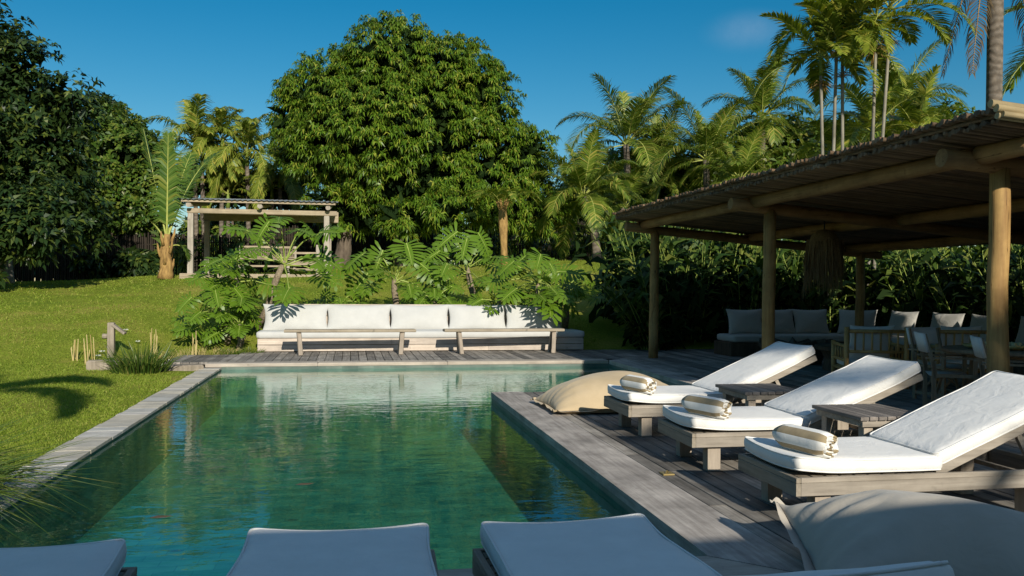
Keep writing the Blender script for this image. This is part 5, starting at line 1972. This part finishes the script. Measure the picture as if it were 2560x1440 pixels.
# slim pale trunk under the mango
b0 = ground_pt(1262, 650, 31.5); tp = at(1256, 515, 31.5)
t = thing('cut_palm', 'pale bare palm trunk standing in front of the mango crown', 'palm trunk', tuple(b0))
mb = MB(); mb.tube([b0 - [0, 0, .1], b0 + (tp - b0) * .35, b0 + (tp - b0) * .75, tp], [.15, .12, .17, .13], 10, wob=.1)
mb.build('trunk', M['fibre'], t, smooth=True)
mb = MB()
for k in range(6):
    a = k * 1.05
    mb.tube([tp - [0, 0, .35], tp + np.array([math.cos(a) * .18, math.sin(a) * .18, .1]), tp + np.array([math.cos(a) * .26, math.sin(a) * .26, .32])], [.06, .05, .02], 6)
mb.build('leaf_bases', M['fibre'], t, smooth=True)
for k in range(7):
    a = k * .9 + .3
    frond(t, tp, (math.cos(a) * .8, math.sin(a) * .8, .75), 1.7, .45, .05, .9, M['coco'], rr=.02, n=18, hang=.5)


# ------------------------------------------------------------------ lobed philodendrons behind the seat
def philo_leaf(rg):
    """blade in local frame: base at origin, tip along +Y, face +Z; returns verts, quads, tris"""
    rows = 19
    ts = np.linspace(0, 1, rows)
    body = .085 * np.sin(np.clip(ts * .93 + .1, 0, 1) * math.pi) ** .7 + .018
    body[-1] = .004
    V_ = []
    def zf(x, y):
        return -0.42 * x * x - .22 * np.maximum(y - .25, 0) ** 2 + .10 * abs(x)
    for i, t in enumerate(ts):
        y = t
        for s in (-1, 0, 1):
            x = s * body[i]
            V_.append([x, y, zf(x, y) - (.02 if s == 0 else 0)])
    Q = []; T = []
    for i in range(rows - 1):
        a = 3 * i
        Q += [[a, a + 1, a + 4, a + 3], [a + 1, a + 2, a + 5, a + 4]]
    V_ = [np.array(v) for v in V_]
    NB = len(Q)
    for s in (-1, 1):
        for k in range(9):
            i0, i1 = 2 * k, 2 * k + 1
            t = (ts[i0] + ts[i1]) / 2
            ll = (.30 + .25 * math.sin(min(t * 1.05 + .22, 1) * math.pi * .92)) * rg.uniform(.88, 1.1) * (1 - .35 * t)
            ang = -.75 + 1.75 * t ** .8 + rg.uniform(-.08, .08)     # basal lobes point back, tip lobes forward
            d = np.array([s * math.cos(ang), math.sin(ang)])
            pr = np.array([-d[1], d[0]]) * (1 if s > 0 else -1)
            r0, r1 = V_[3 * i0 + (2 if s > 0 else 0)], V_[3 * i1 + (2 if s > 0 else 0)]
            mid = (r0 + r1) / 2
            ids = [3 * i0 + (2 if s > 0 else 0), 3 * i1 + (2 if s > 0 else 0)]
            wv_ = rg.uniform(-.09, .05); tw_ = rg.uniform(-.03, .045)
            for f_, wd in ((.36, .047), (.72, .060)):
                c_ = mid[:2] + d * ll * f_
                n0 = len(V_)
                for sg in (-1, 1):
                    xy = c_ + pr * wd * sg
                    V_.append(np.array([xy[0], xy[1], zf(xy[0], xy[1]) + wv_ * f_ + tw_ * f_ * sg]))
                q = [ids[1], ids[0], n0, n0 + 1] if s > 0 else [ids[0], ids[1], n0 + 1, n0]
                Q.append(q)
                ids = [n0, n0 + 1]
            c_ = mid[:2] + d * ll
            V_.append(np.array([c_[0], c_[1], zf(c_[0], c_[1]) + wv_ - .03]))
            T.append([ids[1], ids[0], len(V_) - 1] if s > 0 else [ids[0], ids[1], len(V_) - 1])
    R_ = []
    for i in range(0, rows, 3):
        t = ts[i]
        n0 = len(V_)
        for sg in (-1, 1):
            V_.append(np.array([sg * .013 * (1.1 - t), t, zf(0, t) - .008]))
        if i:
            R_.append([n0 - 2, n0 - 1, n0 + 1, n0])
    return np.array(V_), np.array(Q), np.array(T), np.array(R_)


rgp = np.random.default_rng(5)
PHT = [philo_leaf(rgp) for _ in range(4)]
GP2 = 'lobed leaved plants in the bed behind the white seat'


def philodendron(label, base, crown, n, pet, blade, el=(-.35, 1.2), azc=None, azw=math.pi, r=.07, extra=()):
    base = np.array(base, float); crown = np.array(crown, float)
    t = thing('philodendron', label, 'plant', tuple(base), GP2)
    mb = MB()
    mb.tube([base - [0, 0, .1], base + (crown - base) * .35 + [.05, 0, -.03], base + (crown - base) * .7, crown], [r * 1.1, r, r * .95, r * .6], 9, wob=.25)
    mb.build('stem', M['philostem'], t, smooth=True)
    jobs = []
    for k in range(n):
        f_ = (k + .5) / n
        az = k * 2.39996 + random.uniform(-.3, .3)
        if azc is not None:
            az = azc + (((az) % (2 * math.pi)) / math.pi - 1) * azw
        e = el[1] + (el[0] - el[1]) * f_ ** .9
        jobs.append((az, e, pet * random.uniform(.75, 1.15), blade * random.uniform(.66, 1.0)))
    jobs += list(extra)
    for az, e, pl_, bl in jobs:
        d = np.array([math.cos(az) * math.cos(e), math.sin(az) * math.cos(e), math.sin(e)])
        p0 = crown - [0, 0, random.uniform(0, .18)]
        p1 = p0 + d * pl_ * .55
        p2 = p1 + norm(d + [0, 0, -.35]) * pl_ * .45
        m = MB(); m.tube([p0, p1, p2], [.021, .015, .011], 6)
        # blade: axis outward and drooping, face turned up and to the sun
        ax = norm(np.array([d[0], d[1], 0]) * 1.0 + [0, 0, random.uniform(-.8, .0)] + np.array([0, -.3, 0]) + rng.normal(size=3) * .15)
        up = np.array([0, -.55, .9]) + rng.normal(size=3) * .22
        up = norm(up - ax * np.dot(up, ax))
        sx = np.cross(ax, up)
        V_, q, tr, rb = PHT[random.randrange(4)]
        Wv = p2 + (V_[:, :1] * sx * bl * random.uniform(.85, 1.1) + (V_[:, 1:2] * .9 - .18) * ax * bl + V_[:, 2:] * up * bl)
        nv = len(m.v)
        F4 = np.array([f for f in m.f if len(f) == 4])
        # yellowish midrib strip
        allV = np.concatenate([np.array(m.v), Wv])
        me = raw_mesh('leaf', allV - np.array(t.location), [F4, rb + nv, q + nv, tr + nv], [M['petiole'], M['philo']], midx=[0] * (len(F4) + len(rb)) + [1] * (len(q) + len(tr)))
        link('leaf', me, t)
    return t


philodendron('lobed leaved plant on the left of the bed, nearest the wooden post', ground_pt(572, 848, 19.6), at(545, 772, 19.5), 13, .72, .74)
philodendron('tall lobed leaved plant with leaning scarred stem in front of the gazebo', ground_pt(640, 800, 20.9), at(712, 650, 20.4), 16, 1.15, .86, el=(-.3, 1.35), r=.085)
philodendron('lobed leaved plant whose column of leaves hides the left half of the gazebo', ground_pt(606, 845, 20.0), at(590, 690, 20.0), 14, .7, .84, el=(-.5, 1.2), azc=2.7, azw=2.4)
philodendron('small lobed leaved plant beside the left end of the white seat', ground_pt(595, 858, 19.3), at(600, 808, 19.3), 8, .5, .58, el=(-.1, 1.1), azc=3.0, azw=2.0)
philodendron('lobed leaved plant in the middle of the bed behind the second cushion', ground_pt(990, 790, 21.6), at(985, 692, 21.5), 14, .95, .86, el=(-.3, 1.35), r=.085)
philodendron('lobed leaved plant with a bent scarred stem behind the third cushion', ground_pt(1195, 780, 22.2), at(1168, 668, 22.2), 13, .95, .84, el=(-.3, 1.35), r=.085)
philodendron('lobed leaved plant hanging over the right end of the white seat', ground_pt(1345, 790, 21.2), at(1345, 705, 20.9), 16, .8, .80, el=(-.4, 1.25),
             extra=((-1.45, -.25, .75, .9), (-1.75, -.1, .6, .8), (-1.1, -.15, .7, .8)))
philodendron('low lobed leaved plant left of the middle of the bed, close behind the first cushions', ground_pt(850, 785, 21.0), at(850, 750, 21.0), 8, .5, .6, el=(0, .9))
philodendron('low lobed leaved plant between the middle plants of the bed', ground_pt(1085, 785, 21.2), at(1088, 745, 21.2), 10, .5, .62, el=(0, .9))
philodendron('low lobed leaved plant just left of the plant hanging over the seat', ground_pt(1245, 785, 21.0), at(1248, 742, 21.0), 8, .5, .6, el=(0, .9))
philodendron('outermost lobed leaved plant with stalks reaching right past the seat end', ground_pt(1410, 800, 21.8), at(1415, 720, 21.8), 7, .7, .62, el=(-.1, .9))


# ------------------------------------------------------------------ tufts
def tuft(name, label, base, n, L, w, spread, r, mat, lean=(0, 0, 0), group=None, droop=(.2, .9)):
    base = np.array(base, float)
    t = thing(name, label, 'plant', tuple(base), group)
    a = rng.uniform(0, 2 * math.pi, n); rr = r * np.sqrt(rng.uniform(0, 1, n))
    P = base + np.stack([np.cos(a) * rr, np.sin(a) * rr, np.full(n, -.02)], 1)
    D = np.stack([np.cos(a) * rr / r * spread, np.sin(a) * rr / r * spread, np.ones(n)], 1) + np.array(lean) + rng.normal(size=(n, 3)) * .12
    b1 = leaf_batch(P, D, rand_dirs(n), L * rng.uniform(.5, 1.1, n), w * rng.uniform(.7, 1.2, n), droop=rng.uniform(droop[0], droop[1], n), w0=.8)
    leaf_obj('blades', b1, M[mat], t)
    return t


tuft('iris_tuft', 'dense tuft of dark green strap leaves at the head of the pool', ground_pt(352, 925, 15.2), 420, .62, .02, .55, .42, 'iris')
tuft('low_tuft', 'low bright green ground cover at the left end of the white seat', ground_pt(600, 875, 18.9), 500, .22, .014, .6, .45, 'bright')
tuft('low_tuft', 'thin yellowish grass round the foot of the leftmost lobed plant', ground_pt(500, 860, 18.9), 500, .20, .008, .6, .8, 'dry')
tuft('low_tuft', 'thin yellowish grass behind the strap leaved tuft', ground_pt(400, 868, 17.6), 400, .2, .008, .6, .6, 'dry')
rd = tuft('reed_tuft', 'arching reeds leaning over the stone coping at the left edge', (-3.0, 6.3, -.08), 700, 1.15, .011, .9, .38, 'iris', lean=(.85, .1, 0), droop=(.3, 1.3))
nf = 5
P = np.array([-2.5, 6.4, .5]) + rng.normal(size=(nf, 3)) * [.15, .3, .15]
bts = []
for q in P:
    a = rng.uniform(0, 6.28, 5)
    bts.append(leaf_batch(np.repeat(q[None], 5, 0), np.stack([np.cos(a), np.sin(a) * .6, np.full(5, .4)], 1), rand_dirs(5), .045, .02, droop=.3))
leaf_obj('flowers', join_batches(bts), M['petal'], rd)

# ------------------------------------------------------------------ planting outside the frame that throws the visible shade
palm('coconut_palm', 'young coconut palm left of the view whose fronds shade the lawn', (-4.4, 2.4, -.08), (-3.9, 2.6, 4.6), .16, .12, 11, 2.9, .62, .06, 'coco', None, droop=(.9, 1.7), el=(.0, .8), n=34)
palm('coconut_palm', 'coconut palm behind the viewpoint dappling the nearest lounger', (7.6, -7.6, -.1), (7.4, -7.6, 5.9), .2, .15, 16, 3.4, .8, .06, 'coco', None, droop=(.5, 1.5), el=(-.3, 1.2), n=34)
lb = [(9.6, 2.0, 3.2, 2.2, 1.6, 2.0), (11.5, 1.5, 4.4, 2.4, 1.8, 2.6), (9.4, 1.0, 5.2, 1.8, 1.6, 1.4), (13.5, 2.5, 3.5, 2, 2, 2.5)]
tree('broadleaf_tree', 'leafy tree right of the view that shades the pavilion', (10.5, 1.8, -.1), lb, 700, 8, .5, .2, 'mid', 2.0, .18, fill=3500, fsize=.6)
for i, (x_, y_, z_, l_) in enumerate(((14.0, 5.5, 3.0, 'first unseen leafy tree right of the pavilion, added to shade its hedge'), (17.5, 6.5, 3.2, 'second unseen leafy tree right of the pavilion, added to shade its hedge'))):
    lb = [(x_, y_, z_, 2.0, 1.5, 1.9), (x_ + 1.2, y_ + .3, z_ - .8, 1.8, 1.4, 1.9), (x_ - 1.2, y_, z_ - .9, 1.7, 1.4, 1.9)]
    tree('leafy_tree', l_, (x_, y_, -.1), lb, 260, 7, .5, .2, 'mid', 1.6, .15, fill=2500, fsize=.6)  # unseen trees added to keep sun off the lower pavilion hedge
for i, (u, v, ru, l_) in enumerate(((40, 640, 90, 'leftmost'), (180, 650, 90, 'second from the left'), (300, 650, 80, 'third from the left'), (400, 650, 60, 'nearest the gazebo'), (345, 658, 55, 'close left of the young coconut palm'), (235, 662, 60, 'left of the middle'))):
    cc = 35.0 if v > 655 else 41.0
    lb = pxblobs(cc, [(u, v, ru, 50 if cc > 40 else 28), (u + ru * .5, v + 15, ru * .7, 40 if cc > 40 else 20)])
    p = at(u, 690, cc)
    tree('shrub', ('dark shrub in front of the left bamboo fence, ' if v > 655 else 'dark shrub behind the left bamboo fence, ') + l_, (p[0], p[1], gz(p[0], p[1])), lb, 200, 7, .4, .16, 'dark', .5, .08, fill=500, fsize=.5, group='dark shrubs along the left fence', cat='shrub')
lb = pxblobs(26.0, [(-420, 380, 200, 260), (-300, 200, 160, 160)])
p = at(-380, 690, 26.0)
tree('broadleaf_tree', 'leafy tree beyond the left picture edge shading the lawn', np.array([p[0], p[1], gz(p[0], p[1])]), lb, 500, 8, .6, .22, 'dark', 2.0, .2, fill=1500, fsize=.7)
